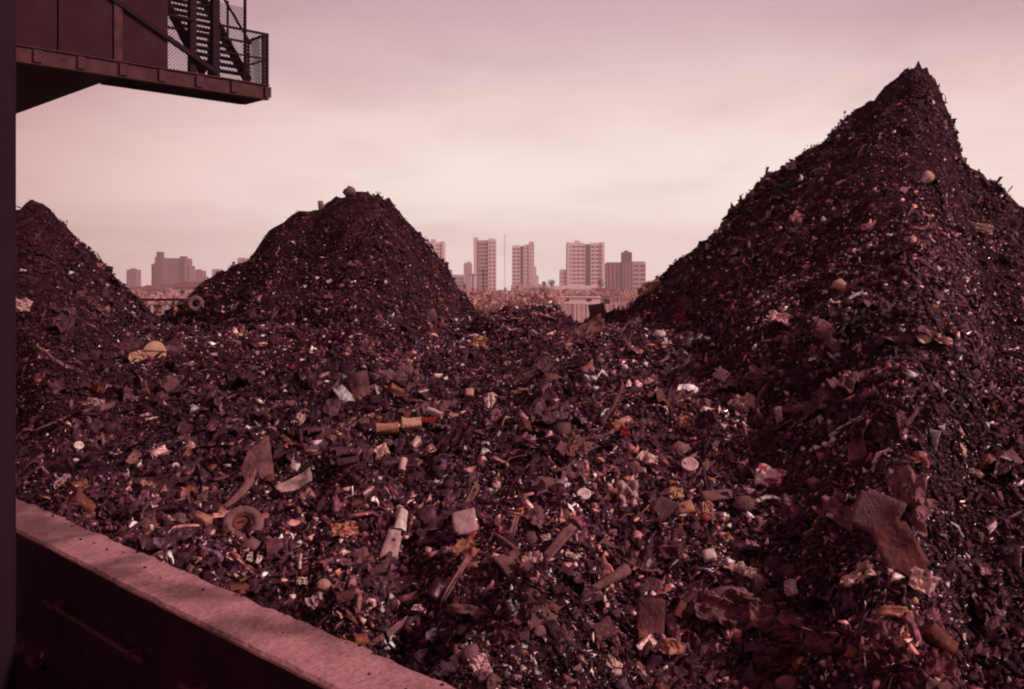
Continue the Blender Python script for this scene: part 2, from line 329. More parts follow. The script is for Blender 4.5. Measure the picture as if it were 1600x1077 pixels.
def t_grain(seed):
    r0 = np.random.default_rng(seed); V = np.array([(-.5, -.3, 0), (.5, -.25, .05), (.05, .45, -.05), (0, 0, .28)]) + r0.normal(0, .13, (4, 3))
    return V, np.array([(0, 2, 1), (0, 1, 3), (1, 2, 3), (2, 0, 3)])
TPL = {'grain': [t_grain(s) for s in range(12)], 'rock': [t_rock(1, s) for s in range(14)], 'chip': [t_chip(s) for s in range(24)], 'strip': [t_strip(s) for s in range(14)], 'crumple': [t_crumple(s) for s in range(14)], 'can': [t_can(s) for s in range(8)]}

PAL = [((.030, .012, .017), 50), ((.062, .027, .034), 27), ((.13, .058, .062), 9), ((.27, .14, .13), 3.2), ((.24, .105, .075), 3), ((.42, .25, .21), 4), ((.62, .44, .39), 3), ((.88, .76, .70), 2.4), ((.42, .22, .14), .8), ((.40, .03, .04), .2), ((.13, .09, .12), 1.2)]
PC = np.array([p[0] for p in PAL]) ; PC = PC * np.where(PC[:, :1] > .2, np.array([[1.42, 1.12, 1.16]]), np.array([[1.4, 1.08, 1.32]])); PC = np.minimum(PC, .88); PW = np.array([p[1] for p in PAL]); PW = PW / PW.sum()
def frames(n_, spin, align=None, tilt=.45):
    k = len(n_); z = n_ + tilt * rng.standard_normal((k, 3)); z /= np.linalg.norm(z, axis=1)[:, None]
    h = rng.standard_normal((k, 3))
    if align is not None: h = np.where((rng.random(k) < .75)[:, None], align + .35 * h, h)
    x = h - (h * z).sum(1)[:, None] * z; x /= np.linalg.norm(x, axis=1)[:, None]
    y = np.cross(z, x); return np.stack([x, y, z], -1)
def make_debris(n, kinds, s0=.017, s1=.0020, pw=2.3, smax=(.05, .013), label='dark tangle of small ash, scrap and rubbish covering the foreground tip', tn='debris'):
    P, Nn, O = scatter(n)
    d = np.linalg.norm(P - np.array([0, 0, CZ]), axis=1)
    kn = list(kinds); kp = np.array([kinds[k][0] for k in kn]); K = rng.choice(len(kn), n, p=kp / kp.sum())
    u = rng.random(n)
    s = (s0 + s1 * d) * (1 - u * .985) ** (-1 / pw); s = s * np.exp(1.1 * fbm(P[:, 0] * 1.1 + 40, P[:, 1] * 1.1, 81, 3)); s = np.minimum(s, smax[0] + smax[1] * d)
    if tn == 'debris':
        big = s > .018 + .0032 * d; ww = np.array([{'strip': .42, 'crumple': .42, 'chip': .12}.get(q_, .02) for q_ in kn]); K = np.where(big, rng.choice(len(kn), n, p=ww / ww.sum()), K)
    patch = fbm(P[:, 0] * .7, P[:, 1] * .7, 61, 3)
    ci = rng.choice(len(PC), n, p=PW); col = PC[ci]
    top = np.array([9, 1.0, 1.55, 9, 3.2])[O]; fines = np.clip(1 - (top - (P[:, 2] - CZ)) / 2.0 + .5 * patch, 0, 1) * (O > 0)     # the upper faces are fine dark ash
    dim = np.clip(.95 + 1.1 * patch, .4, 1.6) * (1 - .45 * fines)
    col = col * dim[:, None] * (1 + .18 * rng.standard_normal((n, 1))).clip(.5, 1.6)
    if tn == 'grit': sp = rng.random(n) < .04 * np.clip(.7 + 2.2 * fbm(P[:, 0] * 1.7, P[:, 1] * 1.7, 71, 3), .1, 2.5); col[sp] = np.array([.85, .68, .62]); dim[sp] = 1
    bright = PC[ci][:, 0] > .3
    drop = (PC[ci][:, 0] > .1) & (rng.random(n) < fines * .93); col[drop] = np.array([.028, .012, .016])
    vignette_ = np.clip((P[:, 0] / P[:, 1] - .30) * 6, 0, 1) + np.clip((-P[:, 0] / P[:, 1] - .30) * 6, 0, 1)  # vignetting put into the debris colour: pale pieces darkened towards both sides
    drop = (PC[ci][:, 0] > .2) & (rng.random(n) < vignette_ * .7); col[drop] = np.array([.05, .02, .03])
    s = s * (1 - .15 * (O > 0)) * (1 - .5 * fines) * np.where((P[:, 1] > 8.5) & (rng.random(n) < .85), .72, 1)
    g = rng.random(n); rgh = np.where((g < .30) & (fines < .4), rng.uniform(.15, .40, n), rng.uniform(.6, 1.0, n)); met = np.where((rng.random(n) < .10) & (col[:, 0] > .1), .9, 0.)
    down = np.stack([Nn[:, 0], Nn[:, 1], -(Nn[:, 0] ** 2 + Nn[:, 1] ** 2) / Nn[:, 2].clip(.2)], 1); down /= np.linalg.norm(down, axis=1)[:, None] + 1e-6
    diag = np.tile(np.array([-.62, -.75, -.1]), (n, 1)); zone = ((P[:, 0] > -.5) & (P[:, 0] < 5) & (P[:, 1] > 7))[:, None]
    al = np.where(zone, diag, down)
    for oi, oname in enumerate(NAMES):
        Vs, Ts, Cs, Rs, Ms = [], [], [], [], []; off = 0
        for ki, k in enumerate(kn):
            tp = TPL[k]; tv = rng.integers(0, len(tp), n)
            for ti in range(len(tp)):
                m_ = np.where((O == oi) & (K == ki) & (tv == ti))[0]
                if not len(m_): continue
                V, T = tp[ti]; R_ = frames(Nn[m_], None, al[m_] if k in ('strip', 'chip', 'crumple') else None, kinds[k][2])
                sc3 = s[m_][:, None] * kinds[k][1] * rng.uniform(.7, 1.35, (len(m_), 3)); LV = V[None] * sc3[:, None, :]
                Wv = np.einsum('nij,nvj->nvi', R_, LV) + P[m_][:, None, :] + Nn[m_][:, None, :] * (s[m_] * rng.uniform(-.05, .45, len(m_)))[:, None, None]
                Vs.append(Wv.reshape(-1, 3)); Ts.append((T[None] + (np.arange(len(m_)) * len(V))[:, None, None] + off).reshape(-1, 3)); off += len(m_) * len(V)
                Cs.append(np.repeat(col[m_], len(V), 0)); Rs.append(np.repeat(rgh[m_], len(V))); Ms.append(np.repeat(met[m_], len(V)))
        if not Vs: continue
        V = np.concatenate(Vs); par = heap_things.get(oname)
        if par: V = V - np.array(par.location)
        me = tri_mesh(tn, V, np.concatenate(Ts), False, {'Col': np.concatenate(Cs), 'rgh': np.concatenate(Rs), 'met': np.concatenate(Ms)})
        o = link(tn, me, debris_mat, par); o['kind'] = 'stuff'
        if not par: o.name = 'rubble' if tn == 'debris' else 'ash_grit'; tag(o, label, 'rubble')
debris_mat = bpy.data.materials.new('debris'); debris_mat.use_nodes = True
t_ = debris_mat.node_tree; p_ = t_.nodes['Principled BSDF']
at_ = t_.nodes.new('ShaderNodeAttribute'); at_.attribute_name = 'Col'; ar = t_.nodes.new('ShaderNodeAttribute'); ar.attribute_name = 'rgh'; am = t_.nodes.new('ShaderNodeAttribute'); am.attribute_name = 'met'
tcn = t_.nodes.new('ShaderNodeTexCoord'); no_ = t_.nodes.new('ShaderNodeTexNoise'); no_.inputs['Scale'].default_value = 38; no_.inputs['Detail'].default_value = 3; t_.links.new(tcn.outputs['Object'], no_.inputs['Vector'])
mr_ = t_.nodes.new('ShaderNodeMapRange'); mr_.inputs[1].default_value = .35; mr_.inputs[2].default_value = .65; mr_.inputs[3].default_value = .45; mr_.inputs[4].default_value = 1.35; t_.links.new(no_.outputs[0], mr_.inputs[0])
vm_ = t_.nodes.new('ShaderNodeVectorMath'); vm_.operation = 'SCALE'; t_.links.new(at_.outputs['Color'], vm_.inputs[0]); t_.links.new(mr_.outputs[0], vm_.inputs['Scale'])
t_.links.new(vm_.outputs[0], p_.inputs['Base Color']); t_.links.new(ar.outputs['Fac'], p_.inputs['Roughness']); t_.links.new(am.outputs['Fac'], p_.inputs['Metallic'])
bp_ = t_.nodes.new('ShaderNodeBump'); bp_.inputs['Strength'].default_value = .5; bp_.inputs['Distance'].default_value = .01; t_.links.new(no_.outputs[0], bp_.inputs['Height']); t_.links.new(bp_.outputs[0], p_.inputs['Normal'])
p_.inputs['Specular IOR Level'].default_value = .5; p_.inputs['Specular Tint'].default_value = (1, .60, .74, 1)
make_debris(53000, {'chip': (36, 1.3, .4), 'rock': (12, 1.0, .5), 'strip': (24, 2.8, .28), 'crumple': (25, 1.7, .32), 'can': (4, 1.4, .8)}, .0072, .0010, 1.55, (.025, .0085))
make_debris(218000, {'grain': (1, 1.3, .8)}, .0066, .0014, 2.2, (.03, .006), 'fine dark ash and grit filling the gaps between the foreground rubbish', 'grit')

# ------------------------------------------------------------------ concrete wall with its dark inner face, floor and rusty pipe
TH = math.atan2(1525, F); U = Vector((-math.sin(TH), math.cos(TH), 0)); Vv = Vector((math.cos(TH), math.sin(TH), 0))
RUV = Matrix((Vv, U, Vector((0, 0, 1)))).transposed()      # local x = Vv, y = U
HW = 1.15
d_out = Vv.y * 2.375 * HW; d_in = Vv.y * 2.037 * HW
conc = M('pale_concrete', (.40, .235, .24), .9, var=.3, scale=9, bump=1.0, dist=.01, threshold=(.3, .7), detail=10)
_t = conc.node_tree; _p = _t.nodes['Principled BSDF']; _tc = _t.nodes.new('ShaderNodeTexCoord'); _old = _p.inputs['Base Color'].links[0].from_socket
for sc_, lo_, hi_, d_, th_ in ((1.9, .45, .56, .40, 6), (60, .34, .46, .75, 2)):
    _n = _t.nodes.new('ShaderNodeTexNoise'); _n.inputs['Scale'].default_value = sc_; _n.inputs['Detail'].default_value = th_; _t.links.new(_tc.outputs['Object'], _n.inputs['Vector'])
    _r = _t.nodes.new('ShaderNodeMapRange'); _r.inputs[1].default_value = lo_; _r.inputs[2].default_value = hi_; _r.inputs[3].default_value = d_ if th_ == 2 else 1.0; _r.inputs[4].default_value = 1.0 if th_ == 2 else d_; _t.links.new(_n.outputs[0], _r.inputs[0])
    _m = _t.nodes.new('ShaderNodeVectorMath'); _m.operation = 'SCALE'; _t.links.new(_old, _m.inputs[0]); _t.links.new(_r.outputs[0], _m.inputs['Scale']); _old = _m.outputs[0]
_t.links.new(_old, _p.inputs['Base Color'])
conc_dark = M('dark_concrete', (.024, .010, .018), .95, var=.4, scale=4, bump=.4, spec=.15)  # darker concrete tone for the wall face, floor and crumbs
rust = M('rusty_steel', (.085, .022, .024), .75, var=.5, scale=9, bump=.4)
def wall_mesh():
    ln, seg = 15.0, 700; t = np.linspace(-4, ln - 4, seg); V = []; 
    prof = [(d_in + .012, -.02), (d_in + .004, -.004), (d_in + .02, 0.012)] 
    cols = []
    for i, tt in enumerate(t):
        n1_ = .004 * math.sin(tt * 3.1) + .006 * float(vn(np.array([tt * 6.0]), np.array([0.0]), 5)[0]) + .006 * float(vn(np.array([tt * 22.0]), np.array([3.0]), 6)[0])
        n2_ = .012 * float(vn(np.array([tt * 5.0]), np.array([9.0]), 7)[0]) + .012 * float(vn(np.array([tt * 19.0]), np.array([7.0]), 8)[0])
        z1 = .012 * float(vn(np.array([tt * 9.0]), np.array([1.0]), 9)[0])
        cols.append([(d_in + n1_ * .6, -.018), (d_in + n1_ * .6, -.010 + z1 * .3), (d_in + .010 + n1_, z1 * .3), (d_in + (d_out - d_in) * .5, .004), (d_out - .02 + n2_, z1), (d_out + n2_, -.02), (d_out, -.035)])
    for tt, c_ in zip(t, cols):
        for s_, h in c_: V.append(tuple(Vv * s_ + U * tt + Vector((0, 0, CZ - HW + h))))
    k = 7; Fs = [(i * k + j, i * k + j + 1, (i + 1) * k + j + 1, (i + 1) * k + j) for i in range(seg - 1) for j in range(k - 1)]
    Fs += [tuple(range(k)), tuple(range((seg - 1) * k + k - 1, (seg - 1) * k - 1, -1))]
    me = bpy.data.meshes.new('coping'); me.from_pydata(V, [], Fs); me.update(); return me
wall = empty('parapet_wall', (0, 0, CZ - 1.65), 'low concrete parapet wall with pale pitted top running diagonally across the lower left corner', 'wall')
cp = link('coping', wall_mesh(), conc, wall); cp.location = -wall.location
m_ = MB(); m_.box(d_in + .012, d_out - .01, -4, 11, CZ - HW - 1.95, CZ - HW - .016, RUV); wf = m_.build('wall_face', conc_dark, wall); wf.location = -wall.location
m_ = MB()
FL = CZ - 1.72
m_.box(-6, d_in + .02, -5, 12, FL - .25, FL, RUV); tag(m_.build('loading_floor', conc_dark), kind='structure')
m_ = MB(); r5 = random.Random(5)
for i in range(110):
    tt = r5.uniform(.5, 6.5); q_ = r5.random() ** 6 * .6; ss = d_out - .02 - q_ * (d_out - d_in - .05); sz = r5.uniform(.002, .007)
    Rr = RUV @ Matrix.Rotation(r5.random() * 3, 3, 'Z') @ Matrix.Rotation(r5.random(), 3, 'X'); m_.box(-sz, sz, -sz * .7, sz * .7, 0, sz, Rr, Vv * ss + U * tt + Vector((0, 0, CZ - HW + .003)))
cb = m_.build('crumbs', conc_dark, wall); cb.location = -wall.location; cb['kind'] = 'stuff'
# rusty pipe along the wall's foot, in two lengths with clips
pipe = empty('pipe', (0, 0, FL), 'thin rusty pipe in short lengths along the inner face of the parapet', 'pipe')
for (t0, t1) in ((1.35, 1.95), (2.35, 3.3), (3.6, 4.6)):
    m_ = MB(); m_.bar(Vv * (d_in - .035) + U * t0 + Vector((0, 0, .34)), Vv * (d_in - .035) + U * t1 + Vector((0, 0, .34)), .011); m_.build('length', rust, pipe)
    for tt in (t0 + .1, t1 - .1):
        m_ = MB(); m_.box(d_in - .05, d_in + .012, tt - .008, tt + .008, .33, .35, RUV); m_.build('clip', rust, pipe)

# ------------------------------------------------------------------ steel column at the left edge
steel = M('dark_painted_steel', (.015, .006, .010), .7, var=.4, scale=6, bump=.1, spec=.25)
steel_dk = M('black_steel_column', (.022, .010, .018), .8, var=.2, scale=3, bump=.05, spec=.15)
maroon = M('maroon_cladding', (.034, .012, .017), .9, var=.45, scale=1.6, bump=.3)
beam_m = M('rusty_beam_paint', (.070, .028, .026), .75, var=.6, scale=3.5, bump=.5)
yc = 4.0; xr = (25 - CX) / F * yc
colm = empty('steel_column', ((25 - CX) / F * (yc + .2) - .11, yc + .1, FL), 'dark upright steel column filling the left edge in front of the wall', 'column')
m_ = MB(); m_.box(-.11, .11, -.1, -.085, .02, 6); m_.build('flange', steel_dk, colm)
m_ = MB(); m_.box(-.11, .11, .085, .1, .02, 6); m_.build('flange', steel_dk, colm)
m_ = MB(); m_.box(-.008, .11, -.083, .083, .02, 6); m_.build('web', steel_dk, colm)
m_ = MB(); m_.box(-.18, .18, -.17, .17, 0, .018); m_.build('base_plate', steel_dk, colm)

# ------------------------------------------------------------------ overhead plant building with its balcony and stair
D0 = 24.0; P0 = Vector(((419 - CX) / F * D0, D0, CZ + (HY - 155) / F * D0))
bld = empty('plant_building', tuple(P0), 'dark maroon steel plant building with balcony and open stair, jutting in at top left', 'industrial building')
def lb(name, mat, *boxes, parent=None):
    m = MB()
    for b in boxes: m.box(*b, R=RUV)
    return m.build(name, mat, parent or bld)
def lbar(name, mat, w, *segs, h=None, parent=None):
    m = MB()
    for p, q in segs: m.bar(RUV @ Vector(p), RUV @ Vector(q), w, h)
    return m.build(name, mat, parent or bld)
lb('fascia_beam', beam_m, (-14, 0, -.012, .10, 0, .31), (-14, 0.01, -.06, .12, .312, .335), (-14, .01, -.06, .12, -.02, -.003))
for s0 in np.arange(-5.4, -.1, .88): lb('splice_plate', beam_m, (s0, s0 + .16, -.075, -.013, .03, .28))
lb('end_beam', beam_m, (-.10, -.005, .102, 1.07, .0, .31))
lb('edge_beam', steel, (-3.6, -.102, .98, 1.07, -.01, .31))
lb('deck', steel, (-3.6, -.102, .125, .975, .27, .306))
for s0 in np.arange(-3.3, -.2, .62): lb('joist', steel, (s0, s0 + .06, .125, .975, .10, .267))
lb('body', steel, (-16, -3.64, .13, 9.5, .0, 7))
for i in range(9): lb('cladding_panel', maroon, (-3.76 - 1.15 * (i + 1) + .02, -3.76 - 1.15 * i - .02, -.01 - .004 * (i % 2), .128, .34, 6.5))
lb('cladding_panel', maroon, (-3.55, -2.53, .0, .05, .34, 6.5))
lb('corner_post', beam_m, (-3.75, -3.57, -.045, .0 - .002, .34, 6.5))
lbar('diagonal_brace', steel, .10, ((-1.35, -.03, .42), (-5.0, -.03, 2.25)))
for s0, t0, w in ((-1.90, .03, .15), (-1.33, .03, .17)): lb('post', steel, (s0 - w / 2, s0 + w / 2, t0, t0 + w, .34, 6.5))
lb('header_beam', steel, (-2.52, -.9, .03, .13, 2.42, 2.6))
stair = empty('stair_helper') ; bpy.data.objects.remove(stair)
m_ = MB()
rise, run, nst = .20, .185, 15
def stringer(s0):
    m = MB(); a_ = RUV @ Vector((s0, .1, .36)); b_ = RUV @ Vector((s0, .1 + run * nst, .36 + rise * nst)); m.bar(a_, b_, .05, .26); return m
sr = stringer(-.47).build('stringer', steel, bld); stringer(-1.62).build('stringer', steel, bld)
for i in range(1, nst): lb('tread', steel, (-1.59, -.5, .1 + run * i - .10, .1 + run * i + .12, .36 + rise * i - .02, .36 + rise * i + .02))
lbar('handrail', steel, .045, ((-.47, .0, 1.25), (-.47, .1 + run * nst, 1.25 + rise * nst)), ((-.47, .1, .4), (-.47, .1, 1.35)), ((-.47, 1.1, 1.4), (-.47, 1.1, 2.5)))
tr = 1.55
lbar('top_rail', steel, .05, ((-1.25, .0, tr), (0, .0, tr))); lbar('top_rail', steel, .05, ((-.03, 0, tr), (-.03, 1.05, tr)))
lbar('top_rail', steel, .05, ((-2.5, .0, tr), (-1.9, .0, tr))); lbar('top_rail', steel, .05, ((-3.5, 1.03, tr), (-.05, 1.03, tr)))
for s0, t0 in ((-.03, .0), (-.13, .0), (-.03, 1.03), (-1.0, 1.03), (-2.4, 1.03)): lb('rail_post', steel, (s0 - .03, s0 + .03, t0 - .03, t0 + .03, .34, tr + .02))
lbar('rail_post', steel, .06, ((-.62, .0, .34), (-.62, 0, 3.2)))
lbar('mid_rail', steel, .035, ((-1.2, 0, .95), (-.1, 0, .95)), ((-.03, 0, .95), (-.03, 1.03, .95)))
def mesh_panel(s0, t0, s1, t1, z0, z1):
    m = MB(); ln = math.hypot(s1 - s0, t1 - t0); h = z1 - z0; g = .085
    def P(a_, b_): return RUV @ Vector((s0 + (s1 - s0) * a_ / ln, t0 + (t1 - t0) * a_ / ln, z0 + b_))
    k = -h
    while k < ln:
        a0, b0 = (k, 0) if k >= 0 else (0, -k); a1, b1 = (k + h, h) if k + h <= ln else (ln, ln - k)
        if a1 > a0 + .01: m.bar(P(a0, b0), P(a1, b1), .010)
        a0, b0 = (k, h) if k >= 0 else (0, h + k); a1, b1 = (k + h, 0) if k + h <= ln else (ln, h - (ln - k))
        if a1 > a0 + .01: m.bar(P(a0, b0), P(a1, b1), .010)
        k += g
    o = m.build('wire_mesh', steel, bld); o['kind'] = 'stuff'
mesh_panel(-.04, .02, -.04, 1.0, .36, tr); mesh_panel(-.62, 0, -.06, 0, .36, tr); mesh_panel(-3.5, 1.03, -.05, 1.03, .36, 2.4)

# ------------------------------------------------------------------ far ground, haze
groundm = M('winter_scrub_ground', (.42, .25, .22), 1.0, var=.5, scale=.05, bump=0, far=True)
m_ = MB(); m_.v = [(-2300, 40, -.05), (2300, 40, -.05), (2300, 2300, -.05), (-2300, 2300, -.05), (-2300, -60, -.05), (2300, -60, -.05)]; m_.f = [(0, 1, 2, 3), (4, 5, 1, 0)]
tag(m_.build('ground', groundm), kind='structure')
hz = MB().box(-2350, 2350, -70, 2350, -1.5, 130).build('haze', None); hz.data.materials.clear(); tag(hz, kind='stuff')
hm = bpy.data.materials.new('haze'); hm.use_nodes = True; ht = hm.node_tree; ht.nodes.clear()
ho = ht.nodes.new('ShaderNodeOutputMaterial'); pv = ht.nodes.new('ShaderNodeVolumePrincipled'); pv.inputs['Color'].default_value = (1, .90, .88, 1); pv.inputs['Density'].default_value = .0005; pv.inputs['Anisotropy'].default_value = .55
ht.links.new(pv.outputs[0], ho.inputs['Volume']); hz.data.materials.append(hm)

# ------------------------------------------------------------------ far buildings
pale = M('pale_concrete_facade', (.92, .76, .74), .85, var=.12, scale=.05, bump=0, far=True)
paled = M('grey_pink_facade', (.60, .43, .44), .85, var=.12, scale=.05, bump=0, far=True)
glassd = M('dark_window_band', (.07, .035, .05), .35, var=.4, scale=.3, bump=0, far=True)
purp = M('purple_brick', (.15, .065, .10), .9, var=.15, scale=.05, bump=0, far=True)
purpd = M('dark_purple_brick', (.10, .045, .07), .9, var=.15, scale=.05, bump=0, far=True)
purpl = M('light_purple_brick', (.38, .21, .26), .9, var=.15, scale=.05, bump=0, far=True)
redb = M('red_brick', (.30, .11, .10), .9, var=.2, scale=.1, bump=0, far=True)
whitep = M('white_shed_paint', (.70, .58, .56), .8, var=.2, scale=.4, bump=0, far=True)
roofm = M('dull_roof', (.20, .10, .09), .9, var=.3, scale=.3, bump=0, rand=.4, far=True)
def tower(name, label, D, blocks, rot=0, storey=4.0):
    """blocks: (x0, x1, ytop, depth0, depth1, kind) in photograph columns at distance D; kind plain / grid / band / dark"""
    cxp = (blocks[0][0] + blocks[0][1]) / 2; o = empty(name, ((cxp - CX) / F * D, D, 0), label, 'apartment block'); o.rotation_euler.z = math.radians(rot)
    for bi, (x0, x1, yt, d0, d1, kind, mat) in enumerate(blocks):
        a_ = (x0 - cxp) / F * D; b_ = (x1 - cxp) / F * D; H = CZ + (HY - yt) / F * D
        if kind in ('plain', 'dark'): MB().box(a_, b_, d0, d1, 0, H).build('wall' if kind == 'plain' else 'recess', mat, o); continue
        core = MB().box(a_ + .4, b_ - .4, d0 + .8, d1 - .4, 0, H - .6).build('window_wall', glassd, o)
        n_ = int(H / storey); m = MB()
        for i in range(n_ + 1):
            z0 = i * storey + (H - n_ * storey) - 2.3; m.box(a_ + .05, b_ - .05, d0 + .1, d1 - .1, max(z0, 0), min(z0 + 2.3, H) )
        q = m.build('floor_band', mat, o); q['kind'] = 'stuff'
        step = {'grid': 5.2, 'band': 9.5, 'ribs': 3.4}[kind]; k_ = max(1, round((b_ - a_) / step)); m = MB()
        for i in range(k_ + 1):
            xx = a_ + (b_ - a_) * i / k_; wd = .55 if kind != 'ribs' else .9
            m.box(max(xx - wd, a_), min(xx + wd, b_), d0, d0 + 2, 0, H + .4)
        for yy in np.arange(d0 + 2, d1, 5): m.box(a_, a_ + .4, yy, yy + 1.6, 0, H + .3); m.box(b_ - .4, b_, yy, yy + 1.6, 0, H + .3)
        q = m.build('pier', purpl if (mat is purp and kind == 'ribs') else mat, o); q['kind'] = 'stuff'
        MB().box(a_ + .8, b_ - .8, d0 + 2.2, d1 - .8, H - .5, H + 1.2).build('parapet', mat, o)
    return o
G = 'plain'
tower('apartment_tower', 'pale tower mostly hidden behind the right flank of the middle heap', 1080, [(655, 694, 379.5, 0, 24, 'grid', pale), (673, 681, 374, -1.5, 14, G, pale), (690.5, 694.3, 377, -1, 10, G, pale)], 0)
tower('apartment_tower', 'tall slim pale tower with one dark banded strip, left of the thin mast', 1040, [(747, 763, 377, 0, 22, 'band', paled), (740, 747, 371, -1.5, 18, G, pale), (763, 775, 375, -1.2, 24, 'ribs', pale), (764, 768.5, 372, 4, 12, G, pale), (745.5, 747.6, 377, -1.6, -1.2, 'dark', purp)], 0)
tower('apartment_tower', 'pale tower with dark vertical recess, stepping down on its right side', 1060, [(800, 813, 385, 0, 20, 'grid', pale), (813, 818, 384.5, 2.5, 18, 'dark', purp), (818, 827, 384, 0, 20, 'ribs', pale), (826.5, 834.5, 379, -1, 14, 'ribs', pale), (834.5, 838, 417, 0, 14, 'ribs', pale), (838, 841.5, 430, 0, 14, G, pale)], 0)
tower('apartment_tower', 'widest pale slab tower with a dark central recess and a lower left wing', 1000, [(886, 914.5, 381, 0, 20, 'grid', pale), (914.5, 923, 381.5, 3.5, 18, 'dark', purp), (923, 944, 381, 0, 20, 'grid', pale), (886, 890, 378.5, -1.5, 8, G, pale), (898, 906.5, 376, 2, 10, G, pale), (940, 944.3, 378.5, -1.2, 8, G, pale), (875, 885.8, 423, 0, 16, 'ribs', pale)], 0)
tower('apartment_tower', 'purple brick block with a square rooftop tower, beside the right heap', 900, [(948, 973, 412, 0, 20, 'ribs', purp), (973, 989, 410.5, -1.5, 18, 'ribs', purp), (989, 1009, 410.5, .3, 20, 'grid', paled), (973, 987.5, 394, 1, 14, G, purp), (976.5, 982, 391.5, 3, 8, G, purp)], 0)
tower('apartment_tower', 'small pale tower low between the hidden tower and the slim tower', 1500, [(724.5, 737, 412, 0, 20, 'ribs', paled), (729, 735, 409, 3, 12, G, paled)], 0)
tower('apartment_building', 'long low purple block at the foot of the middle heap', 1100, [(700, 725, 431, 0, 20, 'grid', paled), (695, 705, 421.5, 3, 16, G, purp)], 0)
tower('hospital_block', 'broad dark purple block with stepped wings and two roof turrets, seen in the left gap', 1200, [(243, 290, 405, 0, 26, 'ribs', purp), (235.5, 243, 413.5, 2, 24, 'ribs', purp), (290, 295.5, 416.5, 2, 24, 'ribs', purp), (242.5, 253, 402, -1.5, 14, G, purp), (244.5, 252, 393.5, 0, 10, G, purpd), (281.5, 288, 400.5, -1, 12, G, purpd)], 0)
tower('apartment_tower', 'small dark tower standing alone left of the broad purple block', 1500, [(197.5, 213, 422.5, 0, 20, 'ribs', purp), (202, 208.5, 419.5, 4, 12, G, purp)], 0)
tower('apartment_tower', 'small dark tower just right of the broad purple block', 1500, [(301.5, 316, 424, 0, 20, 'ribs', purp), (305, 311.5, 420.8, 4, 12, G, purp)], 0)
tower('apartment_tower', 'dark tower half hidden by the right slope of the left heap', 1500, [(152, 167, 422, 0, 20, 'ribs', purp), (157, 162, 418.5, 4, 12, G, purp)], 0)
tower('apartment_tower', 'dim tower tip at the left foot of the middle heap', 1500, [(331, 343, 421.5, 0, 20, 'ribs', paled)], 0)
tower('apartment_tower', 'faint tower tip just over the left flank of the middle heap', 1500, [(371, 384, 404, 0, 20, 'ribs', paled)], 0)
tower('low_apartment_building', 'low white block with window grid between the stepped tower and the wide tower', 850, [(835, 856, 446, 0, 14, 'grid', whitep)], 0, 3.2)
tower('low_apartment_building', 'low pale block in front of the wide slab tower', 850, [(857, 935, 448.5, 0, 14, 'grid', pale)], 0, 3.2)
tower('low_apartment_building', 'very low pale building at the foot of the stepped tower', 900, [(798, 834, 447, 0, 14, 'grid', paled)], 0, 3.2)

def shed(name, label, px0, px1, D, h, dep, wall_m, roof_m, gable=.25):
    x0 = (px0 - CX) / F * D; x1 = (px1 - CX) / F * D; o = empty(name, ((x0 + x1) / 2, D, 0), label, 'building'); w = (x1 - x0) / 2
    MB().box(-w, w, 0, dep, 0, h).build('wall', wall_m, o)
    me = bpy.data.meshes.new('roof'); rh = gable * dep; e_ = .3
    me.from_pydata([(-w - e_, -e_, h + .01), (w + e_, -e_, h + .01), (w + e_, dep + e_, h + .01), (-w - e_, dep + e_, h + .01), (-w - e_, dep / 2, h + rh), (w + e_, dep / 2, h + rh)], [], [(0, 1, 5, 4), (2, 3, 4, 5), (0, 4, 3), (1, 2, 5), (3, 2, 1, 0)]); me.update(); link('roof', me, roof_m, o)
    nw = max(1, int(w * 2 / 3.5))
    for i in range(nw):
        xx = -w + (i + .5) * 2 * w / nw; MB().box(xx - .5, xx + .5, -.06, -.003, h * .4, h * .8).build('window', glassd, o)
    return o
shed('shed', 'long low white shed with a flat pale roof beyond the board fence', 868, 938, 210, 1.35, 7, pale, whitep, .03)
shed('warehouse', 'red brick building low to the left of the purple brick block', 928, 962, 520, 3.0, 12, redb, redb, .06)
shed('warehouse', 'white low building at the foot of the purple brick block', 962, 1012, 560, 2.0, 10, whitep, whitep, .03)
shed('shed', 'small pale shed at the right end of the board fence', 944, 953, 160, 1.9, 4, whitep, roofm, .03)
rr = random.Random(3); hn = 0
HG = 'small houses beyond the left fence'
for i in range(11):
    D = rr.uniform(220, 620); px = rr.uniform(120, 350); wdt = rr.uniform(7, 13) * F / D
    o = shed('house', 'small low house with pitched roof on the flat land beyond the left fence', px - wdt / 2, px + wdt / 2, D, rr.uniform(2.0, 3.6), rr.uniform(6, 9), rr.choice([paled, redb, pale, whitep, redb]), roofm, rr.uniform(.12, .22)); o['group'] = HG; o['category'] = 'house'
for i in range(4):
    D = rr.uniform(350, 760); px = rr.uniform(690, 860); wdt = rr.uniform(8, 14) * F / D
    o = shed('house', 'small low house among the scrub beyond the low mound', px - wdt / 2, px + wdt / 2, D, rr.uniform(2.0, 3.4), rr.uniform(6, 9), rr.choice([paled, redb, whitep]), roofm, rr.uniform(.12, .22)); o['group'] = 'small houses in the scrub behind the low mound'; o['category'] = 'house'

